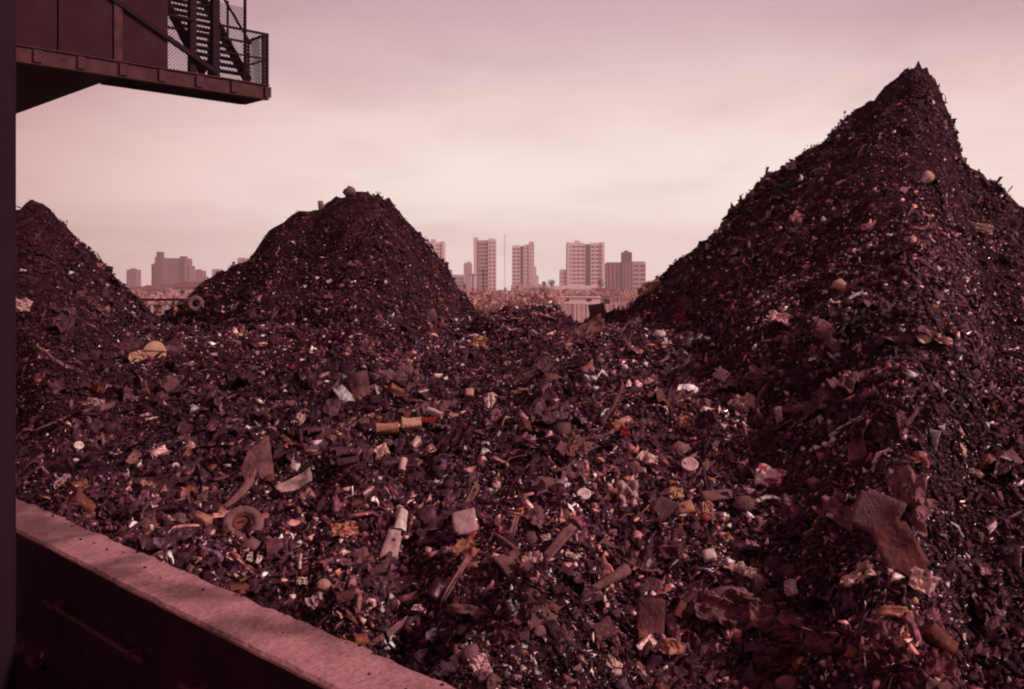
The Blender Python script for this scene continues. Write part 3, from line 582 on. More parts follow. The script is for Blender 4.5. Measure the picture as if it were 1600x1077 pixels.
# scrub: bushes nobody could count
def scrub(n, px0, px1, D0_, D1_, hgt, sd):
    r0 = np.random.default_rng(sd); Vs = []; Ts = []
    D = r0.uniform(D1_ ** -1., D0_ ** -1., n) ** -1.; x = (r0.uniform(px0, px1, n) - CX) / F * D; k = 46
    bw = r0.uniform(.8, 2.6, n) * hgt / 2; bh = r0.uniform(.5, 1.15, n) * hgt
    th = r0.random((n, k)) * 6.283; rr_ = np.sqrt(r0.random((n, k))); zz = r0.random((n, k)) ** .8
    c = np.stack([x[:, None] + bw[:, None] * rr_ * np.cos(th) * np.sqrt(1 - zz * .8), D[:, None] + bw[:, None] * rr_ * np.sin(th), bh[:, None] * zz], -1).reshape(-1, 3)
    s = np.repeat(.12 * hgt * r0.uniform(.7, 1.4, n), k)[:, None, None]
    tri = r0.standard_normal((n * k, 3, 3)) * s; V = (c[:, None, :] + tri).reshape(-1, 3); V[:, 2] = np.maximum(V[:, 2], 0)
    return V
V = np.concatenate([scrub(560, 690, 870, 130, 480, 2.3, 1), scrub(330, 120, 360, 110, 500, 2.0, 2), scrub(160, 840, 1060, 230, 500, 2.2, 3), scrub(300, -200, 1900, 300, 800, 3.0, 4)])
scrubm = M('bare_scrub', (.66, .38, .34), 1.0, var=.5, scale=.25, bump=0, far=True)
tag(link('scrub', tri_mesh('scrub', V, np.arange(len(V)).reshape(-1, 3)), scrubm), 'reddish brown leafless scrub across the flat land', 'scrub', kind='stuff')

treem = M('dark_foliage', (.10, .06, .08), 1.0, var=.4, scale=.6, bump=0, far=True)
trunkm = M('tree_bark', (.09, .05, .05), 1.0, var=.3, scale=2, bump=0)
def tree(px, ytop, D, wpx, label, sd, lo=.3):
    r0 = np.random.default_rng(sd); H = CZ + (HY - ytop) / F * D; Wd = wpx / F * D; o = empty('tree', ((px - CX) / F * D, D, 0), label, 'tree')
    m = MB(); m.bar((0, 0, 0), (0, 0, H * .8), .35 * H / 14)
    for i in range(9):
        a_ = r0.random() * 6.28; z = H * r0.uniform(.3, .7); m.bar((0, 0, z), (math.cos(a_) * Wd * .38, math.sin(a_) * Wd * .38, z + H * .2), .12 * H / 14)
    m.build('trunk', trunkm, o)
    cl = r0.normal(0, 1, (14, 3)); cl /= np.linalg.norm(cl, axis=1)[:, None]; cl *= r0.random((14, 1)) ** .4
    cl = cl * np.array([Wd * .36, Wd * .36, H * (1 - lo) * .38]) + np.array([0, 0, H * (lo + (1 - lo) * .52)])
    c = np.repeat(cl, 70, 0) + r0.normal(0, 1, (980, 3)) * Wd * .085; tri = r0.standard_normal((980, 3, 3)) * H * .014
    V = (c[:, None] + tri).reshape(-1, 3); link('crown', tri_mesh('crown', V, np.arange(len(V)).reshape(-1, 3)), treem, o)
tree(862, 433, 520, 16, 'tall dark tree in front of the gap left of the wide slab tower', 1)
tree(850, 438, 560, 8, 'narrow tree just left of the tall dark tree', 2)
tree(938.5, 435, 520, 12, 'dark tree against the right side of the wide slab tower', 3)
tree(832, 446, 420, 11, 'low round tree in front of the stepped tower', 4, .15)
tree(790, 447, 480, 9, 'small round tree on the scrub skyline under the thin mast', 5, .15)
tree(877, 452, 500, 10, 'low tree at the foot of the wide tower left wing', 6, .15)
tree(727, 439, 520, 8, 'small dark tree left of the two utility poles', 7, .2)
tree(1014, 436, 900, 12, 'tree showing between the purple brick block and the right heap', 8, .2)

wood = M('weathered_pole', (.055, .03, .035), .9, var=.3, scale=4, bump=0)
def pole(px, yt, D, arms, label, lean=0):
    H = CZ + (HY - yt) / F * D; o = empty('utility_pole', ((px - CX) / F * D, D, 0), label, 'utility pole')
    MB().bar((0, 0, 0), (lean, 0, H), .32).build('post', wood, o)
    for i in range(arms):
        z = H - .4 - i * 1.0; MB().box(-1.1, 1.1, -.24, -.17, z - .08, z + .08).build('crossarm', wood, o)
        for xx in (-.95, -.5, .5, .95): MB().box(xx - .05, xx + .05, -.25, -.15, z + .081, z + .25).build('insulator', wood, o)
pole(755, 421, 250, 2, 'taller utility pole with crossarms in front of the slim tower')
pole(738.5, 428, 270, 1, 'shorter utility pole left of the crossarmed one', .1)
m = MB(); Dm = 950; o = empty('radio_mast', ((788.5 - CX) / F * Dm, Dm, 0), 'hair thin radio mast between the slim tower and the stepped tower', 'mast')
Hm = CZ + (HY - 366) / F * Dm
m.bar((-.5, 0, 0), (-.15, 0, Hm), .22); m.bar((.5, 0, 0), (.15, 0, Hm), .22)
for i in range(22): z = Hm * i / 22; m.bar((-.5, 0, z), (.5, 0, z + Hm / 22), .12)
q = m.build('lattice', paled, o)
for sgn in (-1, 1): MB().bar((sgn * 14, 4, 0), (0, 0, Hm * .85), .06).build('guy_wire', paled, o)

# ------------------------------------------------------------------ board fences
def copy_obj(o, parent=None):
    c = o.copy(); COL.objects.link(c)
    if parent is not None: c.parent = parent
    return c
boardm = M('whitewashed_board', (.66, .56, .56), .85, var=.45, scale=1.2, bump=.2, rand=.35)
boardd = M('stained_board', (.36, .24, .24), .85, var=.45, scale=2, bump=.2, rand=.4)
darkrail = M('dark_rail', (.04, .018, .022), .8, var=.3, bump=0)
def fence(name, label, px0, px1, D, z0, z1, bw, gap, miss, mats, rail_over, sd):
    r0 = random.Random(sd); x0 = (px0 - CX) / F * D; x1 = (px1 - CX) / F * D
    o = empty(name, (x0, D, 0), label, 'fence'); ln = x1 - x0
    protos = []
    for i in range(4):
        m = MB(); m.box(0, bw, 0, .03, z0, z1 - r0.uniform(0, .06) * (z1 - z0)); b = bpy.data.meshes.new('board'); b.from_pydata(m.v, [], m.f); b.update(); b.materials.append(mats[i % len(mats)]); protos.append(b)
    x = 0
    while x < ln - bw:
        if r0.random() > miss:
            b = bpy.data.objects.new('board', r0.choice(protos)); COL.objects.link(b); b.parent = o; b.location = (x, r0.uniform(-.015, .0), r0.uniform(-.05, .03)); b.rotation_euler = (0, r0.gauss(0, .012), 0)
        x += bw + gap * r0.uniform(.5, 1.5)
    for zr in (z0 + .25 * (z1 - z0), z0 + .85 * (z1 - z0)): MB().box(0, ln, .036, .09, zr - .05, zr + .05).build('rail', darkrail, o)
    if rail_over: MB().box(-.4, ln + .6, -.12, .2, z1 + .02, z1 + .02 + rail_over).build('capping_beam', darkrail, o)
    return o
fence('board_fence', 'weathered pale upright board fence in the centre gap behind the saddle of rubbish', 838, 975, 95, -.02, CZ + (HY - 474.5) / F * 95, .15, .02, .02, [boardm, boardm, boardd], 0, 1)
fence('board_fence', 'gappy white board fence under a dark capping beam in the left gap', 160, 330, 50, CZ - 2.2, CZ + (HY - 471) / F * 50, .13, .06, .28, [boardm, boardd, boardd], .12, 2)

# ------------------------------------------------------------------ single pieces of rubbish
mats = {
 'rusty': M('rusted_tin', (.22, .085, .055), .6, metal=.3, var=.6, scale=30, bump=.4, rand=.4),
 'tin': M('dulled_tin', (.42, .28, .28), .38, metal=.7, var=.5, scale=25, bump=.3, rand=.3),
 'darkmetal': M('burnt_sheet_metal', (.075, .032, .038), .55, metal=.2, var=.5, scale=12, bump=.3, rand=.4),
 'brown': M('brown_board', (.17, .085, .078), .8, var=.75, scale=9, bump=.6, rand=.35),
 'redbrown': M('red_brown_board', (.15, .058, .055), .8, var=.75, scale=9, bump=.6, rand=.2),
 'cloth': M('sodden_cloth', (.16, .085, .080), .9, var=.5, scale=18, bump=.5, rand=.4),
 'dcloth': M('dark_plastic_film', (.055, .024, .030), .38, var=.4, scale=10, bump=.2, rand=.4),
 'white': M('dirty_white_scrap', (.82, .68, .62), .6, var=.35, scale=35, bump=.3, dark=(.42, .28, .26)),
 'palegrey': M('pale_grey_scrap', (.46, .33, .34), .6, var=.4, scale=25, bump=.4, rand=.3),
 'film': M('clear_crumpled_film', (.60, .46, .43), .35, var=.5, scale=18, bump=.3, rand=.2),
 'tan': M('tan_stone', (.46, .31, .23), .85, var=.35, scale=18, bump=.5),
 'stone': M('grey_rubble', (.20, .115, .12), .9, var=.45, scale=22, bump=.8, rand=.4),
 'orange': M('faded_orange', (.40, .21, .14), .7, var=.4, scale=25, bump=.3, rand=.2),
 'yellow': M('faded_yellow', (.50, .36, .20), .7, var=.4, scale=25, bump=.3),
 'red': M('red_plastic', (.30, .04, .045), .55, var=.5, scale=25, bump=.2),
 'green': M('dark_green_sheet', (.02, .05, .03), .5, var=.3, scale=9, bump=.3),
 'rubber': M('worn_rubber', (.10, .055, .05), .75, var=.4, scale=30, bump=.4),
 'oldtyre': M('dusty_rubber', (.19, .11, .095), .85, var=.5, scale=30, bump=.4),
 'wood': M('grey_timber', (.18, .095, .085), .85, var=.5, scale=16, bump=.4, rand=.35),
}
pk = bpy.data.materials.new('printed_packet'); pk.use_nodes = True; q = pk.node_tree; pp = q.nodes['Principled BSDF']; pp.inputs['Roughness'].default_value = .5
ck = q.nodes.new('ShaderNodeTexNoise'); ck.inputs['Scale'].default_value = 16; ck.inputs['Detail'].default_value = 1; tcc = q.nodes.new('ShaderNodeTexCoord'); q.links.new(tcc.outputs['Object'], ck.inputs['Vector'])
cr_ = q.nodes.new('ShaderNodeValToRGB'); cr_.color_ramp.interpolation = 'CONSTANT'; cr_.color_ramp.elements[0].color = (.75, .58, .58, 1); cr_.color_ramp.elements[1].position = .52; cr_.color_ramp.elements[1].color = (.45, .06, .09, 1)
q.links.new(ck.outputs[0], cr_.inputs[0]); q.links.new(cr_.outputs[0], pp.inputs['Base Color']); mats['packet'] = pk

def solid(P, name, th, nx, ny, mask=None):
    """a sheet of nx*ny points given thickness th, with closed rim"""
    V = P.reshape(-1, 3); q = grid_faces(nx, ny)
    if mask is not None: q = q[mask.reshape(-1)[q].all(1)]
    V2 = V - np.array([0, 0, th]); n_ = len(V)
    from collections import Counter
    ed = Counter(); 
    for f in q:
        for i in range(4): ed[(int(f[i]), int(f[(i + 1) % 4]))] += 1
    rim = [(b, a_, a_ + n_, b + n_) for (a_, b) in ed if (b, a_) not in ed]
    Fq = np.concatenate([q, q[:, ::-1] + n_] + ([np.array(rim)] if rim else []))
    used = np.unique(Fq); rm = np.zeros(2 * n_, int); rm[used] = np.arange(len(used))
    return tri_mesh(name, np.concatenate([V, V2])[used], rm[Fq], True)
def crumpled(w, h, amp, sd, n_=14, th=.006, ragged=.12, fold=2.2):
    r0 = np.random.default_rng(sd); g = np.linspace(-.5, .5, n_); X, Y = np.meshgrid(g, g); ragged = ragged if n_ > 10 else .05
    ph = r0.random() * 3.14; a_ = X * math.cos(ph) + Y * math.sin(ph)
    Z = amp * (np.abs(((a_ * fold + vn(X * 3 + 50, Y * 3 + 50, sd) * 1.2) % 1) - .5) * 1.4 + 1.2 * fbm(X * 4 + 30, Y * 4 + 70, sd, 3) - .3)
    edge = np.maximum(np.abs(X), np.abs(Y)); ang = np.arctan2(Y, X); s_ = np.where(edge > 1e-6, (1 - ragged) + 2 * ragged * vn(np.cos(ang) * 1.8 + 9, np.sin(ang) * 1.8 + 9, sd + 5), 1)
    Z = Z * .8 + amp * .55 * (np.abs(fbm(X * 7 + 11, Y * 7 + 5, sd + 6, 3)) - .15)
    P = np.stack([X * w * s_ + (.05 if n_ > 10 else .03) * w * vn(X * 9, Y * 9, sd + 8), Y * h * s_ + (.05 if n_ > 10 else .03) * h * vn(X * 9 + 4, Y * 9, sd + 9), Z * max(w, h)], -1)
    P = P + r0.normal(0, .10 / n_, P.shape) * np.array([w, h, max(w, h) * .7])
    me_ = solid(P, 'sheet', th, n_, n_); me_['flat'] = 1; return me_
def rockm(w, h, d_, sd, n_=2):
    import bmesh
    bm = bmesh.new(); bmesh.ops.create_icosphere(bm, subdivisions=n_, radius=.5); me = bpy.data.meshes.new('rock')
    for v in bm.verts:
        c = v.co; k = 1 + .5 * float(vn(np.array([c.x * 3 + c.z * 2 + sd]), np.array([c.y * 3 - c.z * 2.3]), sd)[0]) + .3 * float(vn(np.array([c.x * 7 + c.z * 5]), np.array([c.y * 7 - c.z * 5 + sd]), sd + 1)[0])
        v.co = Vector((c.x * w * k, c.y * h * k, max(c.z, -.32) * d_ * k))
    bm.to_mesh(me); bm.free(); return me
def lathe(prof, k=20, squash=1.0, dent=0., sd=0, cap=True):
    V = []; Fs = []; n_ = len(prof)
    for i, (r_, z) in enumerate(prof):
        for j in range(k):
            a_ = 6.28318 * j / k; q_ = r_ * (1 + dent * float(vn(np.array([math.cos(a_) * 2 + 3 + z * 9]), np.array([math.sin(a_) * 2 + 3 + sd]), sd)[0])); V.append((q_ * math.cos(a_), q_ * math.sin(a_) * squash, z))
    for i in range(n_ - 1):
        for j in range(k): Fs.append((i * k + j, i * k + (j + 1) % k, (i + 1) * k + (j + 1) % k, (i + 1) * k + j))
    if cap and prof[0][0] > 0: Fs.append(tuple(range(k))[::-1])
    if cap and prof[-1][0] > 0: Fs.append(tuple((n_ - 1) * k + j for j in range(k)))
    me = bpy.data.meshes.new('lathe'); me.from_pydata(V, [], Fs); me.update(); return me
def canm(r_, l_, sd, squash=.8, dent=.5):
    pr = [(r_ * .9, 0.004), (r_ * 1.03, 0), (r_ * 1.03, l_ * .03), (r_, l_ * .05)]
    for i in range(7): pr.append((r_ * (1 - .035 * (i % 2)), l_ * (.15 + i * .115)))
    pr += [(r_, l_ * .95), (r_ * 1.03, l_ * .97), (r_ * 1.03, l_), (r_ * .92, l_ - .003), (r_ * .9, l_ * .93)]
    me = lathe(pr, 18, squash, dent, sd); R = Matrix.Rotation(math.radians(90), 4, 'Y') @ Matrix.Translation((0, 0, -l_ / 2)); me.transform(R); return me
def tubem(pts, r0_, r1_, k=8):
    V = []; Fs = []; n_ = len(pts); pts = [Vector(p) for p in pts]
    for i, p in enumerate(pts):
        d = (pts[min(i + 1, n_ - 1)] - pts[max(i - 1, 0)]).normalized(); x = d.cross(Vector((0, 0, 1))); x = x.normalized() if x.length > 1e-3 else Vector((1, 0, 0)); y = x.cross(d)
        r_ = r0_ + (r1_ - r0_) * i / (n_ - 1)
        for j in range(k): a_ = 6.28318 * j / k; V.append(tuple(p + x * r_ * math.cos(a_) + y * r_ * math.sin(a_)))
    for i in range(n_ - 1):
        for j in range(k): Fs.append((i * k + j, i * k + (j + 1) % k, (i + 1) * k + (j + 1) % k, (i + 1) * k + j))
    Fs += [tuple(range(k))[::-1], tuple((n_ - 1) * k + j for j in range(k))]
    me = bpy.data.meshes.new('tube'); me.from_pydata(V, [], Fs); me.update(); return me
def platem(w, h, th, sd, bend=.1, k=9, rag=.12, sq=True):
    r0 = np.random.default_rng(sd); n_ = 9; g = np.linspace(-.5, .5, n_); X, Y = np.meshgrid(g, g)
    X = X + rag * .5 * vn(X * 2.5 + 7, Y * 2.5 + 3, sd); Y = Y + rag * .5 * vn(X * 2.5 + 17, Y * 2.5 + 13, sd + 1)
    X = X * (1 + r0.normal(0, .12) * Y * 2); Z = bend * (X ** 2 * r0.choice([-1, 1]) + .6 * X * Y + .35 * vn(X * 3 + 2, Y * 3, sd + 2))
    m = np.ones((n_, n_), bool)
    for (i, j) in ((0, 0), (0, -1), (-1, 0), (-1, -1)):
        if r0.random() < .5: m[i, j] = False
    return solid(np.stack([X * w, Y * h, Z * max(w, h)], -1), 'plate', th, n_, n_, m)
def polym(pts, m, th):
    V = [(x * m, y * m, 0) for x, y in pts] + [(x * m * 1.02, y * m, -th * m) for x, y in pts]; k = len(pts)
    V.append((0, 2 * m, 3 * m)); Fs = [(j, i, 2 * k) for i, j in zip(range(k), list(range(1, k)) + [0])] + [tuple(range(k, 2 * k))] + [(i, (i + 1) % k, (i + 1) % k + k, i + k) for i in range(k)]
    me = bpy.data.meshes.new('panel'); me.from_pydata(V, [], Fs); me.update(); me['flat'] = 1; return me
def blockm(w, h, d_, sd):
    import bmesh
    bm = bmesh.new(); bmesh.ops.create_cube(bm, size=1); bmesh.ops.subdivide_edges(bm, edges=bm.edges[:], cuts=2, use_grid_fill=True); me = bpy.data.meshes.new('block'); r0 = random.Random(sd)
    for v in bm.verts: c = v.co; v.co = Vector((c.x * w * r0.uniform(.93, 1.05), c.y * h * r0.uniform(.93, 1.05), c.z * d_ * r0.uniform(.9, 1.08)))
    bmesh.ops.bevel(bm, geom=[e_ for e_ in bm.edges if e_.is_boundary], offset=.002); bm.to_mesh(me); bm.free(); return me

SPOTS = []
def spot(px, py): SPOTS.append((px, py)); return len(SPOTS) - 1
ITEMS = []
def item(px, py, name, cat, label, mat, mk, spin=0, face=.5, lift=.3, parts=None):
    """mk(scale) -> mesh, scale = metres per photograph pixel there; face 0 = lying on the slope, 1 = standing to face up-range"""
    ITEMS.append((px, py, name, cat, label, mat, mk, spin, face, lift, parts))
S = lambda w, h, sd, amp=.22, n_=14, fold=2.2: (lambda m: crumpled(w * m, h * m, amp, sd, n_, 1.2 * m, fold=fold))
PL = lambda w, h, sd, bend=.15, th=2: (lambda m: platem(w * m, h * m, th * m, sd, bend))
RK = lambda w, h, d_, sd: (lambda m: rockm(w * m, h * m, d_ * m, sd))
CN = lambda r_, l_, sd, sq=.8: (lambda m: canm(r_ * m, l_ * m, sd, sq))
BL = lambda w, h, d_, sd: (lambda m: blockm(w * m, h * m, d_ * m, sd))
def TU(pts, r0_, r1_): return lambda m: tubem([(x * m, y * m, z * m) for x, y, z in pts], r0_ * m, r1_ * m)
def RING(R_, r_, sq=1):
    def f(m):
        pr = []
        for i in range(9): a_ = 6.283 * i / 8; pr.append(((R_ + r_ * math.cos(a_)) * m, r_ * .9 * m * math.sin(a_)))
        return lathe(pr, 28, sq, .06, 3, False)
    return f
def LID(R_): return lambda m: lathe([(R_ * m * .2, 1.2 * m), (R_ * m * .7, 1.3 * m), (R_ * m * .82, 2.2 * m), (R_ * m, 2.0 * m), (R_ * m * 1.02, 0.2 * m), (R_ * m * .9, 0)], 22, .92, .1, 5)
item(241, 557, 'log_slice', 'log end', 'round pale cut log end with a dark crack across, on the left heap foot', 'tan', lambda m: lathe([(15 * m, -7 * m), (16.5 * m, -4 * m), (16.5 * m, 3 * m), (15 * m, 4 * m), (7 * m, 4.6 * m)], 22, .95, .15, 2), 0, .85, .8, [('crack', 'rubber', lambda m: blockm(31 * m, 1.6 * m, 1.5 * m, 1), (0, 1, 4.6))])
item(214, 563, 'crumpled_paper', 'paper', 'tan crumpled paper touching the left side of the round log end', 'tan', S(24, 17, 3), 30, .6)
item(308, 478, 'ring_lid', 'metal disc', 'pale round ring lid with a dark hole at the left foot of the middle heap', 'oldtyre', RING(8.5, 4.0), 0, .8, .6)
item(38, 482, 'crumpled_paper', 'paper', 'pale crumpled paper on the dark left heap by the column', 'palegrey', S(26, 20, 5, .3), 0, .6)
item(381, 831, 'worn_tyre', 'tyre', 'small worn tyre lying in the rubbish above the concrete wall', 'oldtyre', RING(22, 7.5, .92), 0, .6, 6, [('rim', 'rusty', lambda m: lathe([(14.5 * m, -2.5 * m), (15.5 * m, 1 * m), (13.0 * m, 2 * m), (11.5 * m, -2 * m), (5.0 * m, -3 * m)], 22, .9, .1, 2), (0, 0, 0))])
item(408, 742, 'cardboard_panel', 'panel', 'tall brown panel with a pointed top leaning upright above the tyre', 'brown', lambda m: polym([(9, 42), (24, -32), (-13, -42), (-27, -10), (-18, 17)], m, 4), 0, .85, 16)
item(461, 768, 'bent_metal_strip', 'metal strip', 'pale bent metal strip curving up to the right beside the brown panel', 'palegrey', lambda m: platem(54 * m, 17 * m, 1.5 * m, 14, .8), 28, .7, 5)
item(620, 826, 'crushed_can', 'tin can', 'crushed ribbed pale tin with bright parallel ridges', 'white', lambda m: canm(12 * m, 33 * m, 4, .8), 85, .5, 6)
item(610, 866, 'plastic_container', 'plastic scrap', 'long pale plastic scrap hanging below the ribbed tin', 'palegrey', lambda m: platem(26 * m, 52 * m, 2 * m, 15, .4), -12, .8, 5)
item(590, 848, 'crumpled_paper', 'paper', 'grey crumpled paper to the left of the ribbed tin', 'cloth', S(18, 34, 16, .35), 0, .6)
item(536, 836, 'crumpled_wrapper', 'wrapper', 'orange crumpled wrapper left of the ribbed tin', 'orange', S(44, 22, 17, .3), 12, .5, 3)
item(728, 823, 'flat_panel', 'panel', 'square grey scrap panel right of the ribbed tin', 'palegrey', PL(36, 36, 18), 10, .6, 4)
item(722, 866, 'torn_wrapper', 'wrapper', 'red and tan torn wrapper curling below the grey square panel', 'orange', S(46, 17, 19, .35), 32, .5, 4)
item(738, 852, 'red_strip', 'plastic scrap', 'short red strip at the upper end of the torn tan wrapper', 'red', lambda m: platem(24 * m, 7 * m, 1 * m, 20, .5), 50, .6, 8)
item(395, 880, 'paper_scrap', 'paper', 'bright white scrap between the tyre and the concrete wall', 'white', S(24, 16, 21, .25), -12, .4)
item(317, 822, 'broken_brick', 'brick', 'orange brown brick half left of the tyre', 'orange', BL(24, 13, 12, 22), -30, .3, .5)
item(604, 678, 'orange_bottle', 'bottle', 'orange bottle lying on its side in mid slope', 'orange', CN(9, 34, 23, .85), 14, .2, 4)
item(640, 672, 'paper_roll', 'paper', 'tan crumpled roll at the right end of the orange bottle', 'tan', lambda m: canm(10 * m, 30 * m, 24, .7, .9), 14, .2, 4)
item(668, 665, 'red_strip', 'plastic scrap', 'red scrap uphill of the tan crumpled roll', 'red', S(26, 9, 25, .2), 10, .4, 4)
item(677, 654, 'bent_can', 'tin can', 'pale flattened can above the red scrap in mid slope', 'palegrey', lambda m: canm(6 * m, 26 * m, 26, .6), -20, .3, 3)
item(628, 738, 'grey_bottle', 'bottle', 'small upright grey bottle below the orange bottle', 'palegrey', lambda m: canm(6 * m, 22 * m, 27, .95, .1), 86, .5, 4)
item(588, 718, 'folded_scrap', 'scrap', 'folded grey film under the orange bottle', 'film', S(36, 26, 28, .35), 30, .6, 4)
item(545, 731, 'pipe_stub', 'pipe', 'brown pipe stub lying left of the grey bottle', 'brown', CN(6, 32, 29, 1), 10, .2, 3)
item(954, 655, 'bare_branch', 'branch', 'long thin curved branch standing out of the slope right of centre', 'wood', TU([(-24, -45, 2), (-20, -28, 6), (-8, -8, 9), (4, 8, 9), (14, 28, 9), (19, 42, 6), (17, 52, 3)], 4.0, 1.4), 0, .75, 5)
item(938, 912, 'twisted_rag', 'rag', 'long twisted tan rag trailing down to the left in the centre foreground', 'cloth', TU([(-48, -44, 3), (-36, -30, 6), (-18, -18, 8), (0, -8, 10), (14, 0, 11), (30, 12, 9)], 3.5, 9), 0, .6, 5)
item(976, 886, 'crumpled_cloth', 'cloth', 'crumpled tan cloth at the upper end of the long twisted rag', 'brown', S(34, 38, 30, .35), 20, .6, 5)
item(862, 872, 'split_timber', 'timber', 'split grey timber rising to the right in the centre foreground', 'wood', lambda m: platem(100 * m, 15 * m, 6 * m, 31, .1, rag=.3), 50, .6, 5)
item(832, 885, 'paper_scrap', 'paper', 'pale torn paper against the lower end of the split timber', 'palegrey', S(34, 20, 32, .3), 20, .5, 4)
item(860, 853, 'glass_fragment', 'scrap', 'small bright white fragment behind the split timber', 'white', S(16, 10, 33, .3), 10, .5, 8)
item(892, 877, 'paper_scrap', 'paper', 'white paper scrap just right of the split timber', 'white', S(24, 11, 34, .3), -15, .5, 3)
item(1109, 880, 'white_cube', 'block', 'small bright white cube in a black hollow, lower right of centre', 'white', BL(18, 15, 12, 35), 8, .5, 4)
item(1150, 968, 'plastic_tarpaulin', 'tarpaulin', 'large rumpled brown tarpaulin in the lower right foreground', 'brown', lambda m: crumpled(118 * m, 66 * m, .30, 36, 22, 1.5 * m, fold=1.6), -6, .55, 8)
item(1137, 948, 'rounded_bag', 'bag', 'bulging pale brown bag at the upper edge of the rumpled tarpaulin', 'cloth', RK(62, 30, 26, 37), -4, .4, 8)
item(1240, 1004, 'plastic_tarpaulin', 'tarpaulin', 'smooth red brown sheet right of the rumpled tarpaulin', 'redbrown', lambda m: crumpled(66 * m, 30 * m, .2, 38, 14, 1.5 * m), -24, .5, 5)
item(1016, 978, 'red_brown_board', 'board', 'upright red brown board in the lower centre foreground', 'redbrown', PL(42, 54, 39, .18), -8, .75, 7)
item(1050, 1024, 'folded_card', 'card', 'tan folded card triangle below the red brown board', 'orange', S(36, 24, 40, .3, 8), -20, .5, 4)
item(980, 786, 'folded_sheet', 'metal sheet', 'pale folded metal tent shape in the centre', 'palegrey', lambda m: crumpled(34 * m, 44 * m, .45, 41, 8, 1.5 * m, fold=1.0), 0, .7, 6)
item(912, 781, 'metal_disc', 'metal disc', 'pale oval tin lid left of the folded metal tent shape', 'white', LID(10.5), 0, .45, 1)
item(1077, 734, 'metal_disc', 'metal disc', 'grey oval tin lid uphill of the orange scraps', 'palegrey', LID(12.5), -20, .5, 1)
item(1056, 780, 'crumpled_wrapper', 'wrapper', 'yellow ochre wrapper above the orange box right of centre', 'yellow', S(24, 20, 42, .3), 0, .6, 4)
item(1070, 806, 'crushed_box', 'box', 'small crushed orange box right of centre', 'orange', BL(26, 17, 12, 43), 14, .5, 3)
item(1036, 808, 'bent_sheet', 'metal sheet', 'dull grey bent sheet left of the orange box', 'cloth', PL(30, 38, 44, .3), -30, .6, 4)
item(1100, 821, 'red_scrap', 'plastic scrap', 'red scrap right of the orange box', 'red', RK(15, 12, 9, 45), 0, .5, 4)
item(1106, 805, 'crumpled_wrapper', 'wrapper', 'tan wrapper standing above the red scrap', 'tan', S(17, 24, 46, .3), 0, .7, 4)
item(1205, 758, 'printed_packet', 'packet', 'red and white printed packet right of centre', 'packet', lambda m: crumpled(44 * m, 36 * m, .18, 47, 12, 2 * m, fold=1.2), -20, .75, 6)
item(1163, 797, 'grey_stone', 'stone', 'smooth grey stone below and left of the printed packet', 'stone', RK(32, 24, 18, 48), 0, .5, 3)
item(1120, 784, 'layered_slab', 'slab', 'flat layered slab left of the smooth grey stone', 'stone', lambda m: platem(44 * m, 18 * m, 6 * m, 49, .1), 0, .4, 4)
item(1374, 812, 'rough_slab', 'slab', 'big rough brown slab of rubble in the lower right', 'stone', PL(60, 58, 50, .2, 8), -30, .75, 4)
item(1403, 872, 'dark_board', 'board', 'dark red board sticking out below the big rough slab', 'redbrown', PL(54, 84, 51, .12), 16, .8, 4)
item(1352, 912, 'glossy_film', 'plastic film', 'glossy white twisted plastic film below the dark red board', 'film', S(52, 22, 52, .35), 15, .55, 5)
item(1430, 916, 'glossy_film', 'plastic film', 'crumpled grey film right of the glossy white twisted film', 'film', S(40, 34, 53, .3), -30, .6, 4)
item(1398, 968, 'orange_rind', 'scrap', 'curved orange brown rind shape in the lower right', 'orange', lambda m: platem(48 * m, 16 * m, 3 * m, 54, .9), -12, .5, 3)
item(1420, 950, 'yellow_cap', 'cap', 'small yellow cap above the curved orange rind shape', 'yellow', RK(9, 9, 7, 55), 0, .5, 6)
item(1246, 925, 'white_scrap', 'scrap', 'small white triangular scrap left of the glossy twisted film', 'white', S(19, 22, 56, .35, 8), 0, .6, 4)
item(1162, 904, 'twisted_paper', 'paper', 'white twisted paper right of the small white cube', 'white', S(34, 20, 57, .45), -30, .5, 6)
item(1440, 533, 'torn_paper', 'paper', 'white torn paper strip bent like a hook, high on the dark right heap', 'film', lambda m: platem(18 * m, 26 * m, 2 * m, 58, .8), 24, .7, 4)
item(1462, 537, 'torn_paper', 'paper', 'white wedge of torn paper right of the hooked strip on the right heap', 'film', S(38, 15, 59, .4), -18, .7, 4)
item(1530, 362, 'crumpled_film', 'plastic film', 'bright crumpled film near the right edge, halfway up the right heap', 'white', S(31, 15, 60, .45), -14, .7, 3)
item(1443, 281, 'round_stone', 'stone', 'round tan stone under the peak of the right heap', 'tan', RK(17, 18, 14, 61), 0, .6, 3)
item(1444, 156, 'striped_rag', 'rag', 'pale streaked rag hanging just under the tip of the right heap', 'cloth', S(17, 26, 62, .35), 0, .8, 3)
item(1263, 254, 'crumpled_cloth', 'cloth', 'larger pale cloth bundle near the upper left flank of the right heap', 'cloth', S(30, 20, 63, .4), 30, .7, 3)
item(1240, 264, 'crumpled_cloth', 'cloth', 'smaller pale bundle just left of the larger one on the right heap', 'palegrey', S(18, 12, 64, .4), 0, .7, 3)
item(1232, 294, 'green_sheet', 'sheet', 'dark green sheet on the upper left flank of the right heap', 'green', S(40, 15, 65, .15), 5, .5, 2)
item(1066, 500, 'red_scrap', 'plastic scrap', 'dark red scrap on the lower left slope of the right heap', 'red', S(22, 14, 66, .3), 0, .7, 3)
item(1031, 530, 'white_lump', 'scrap', 'white lump beneath the dark red scrap', 'white', RK(18, 12, 9, 67), 0, .6, 3)
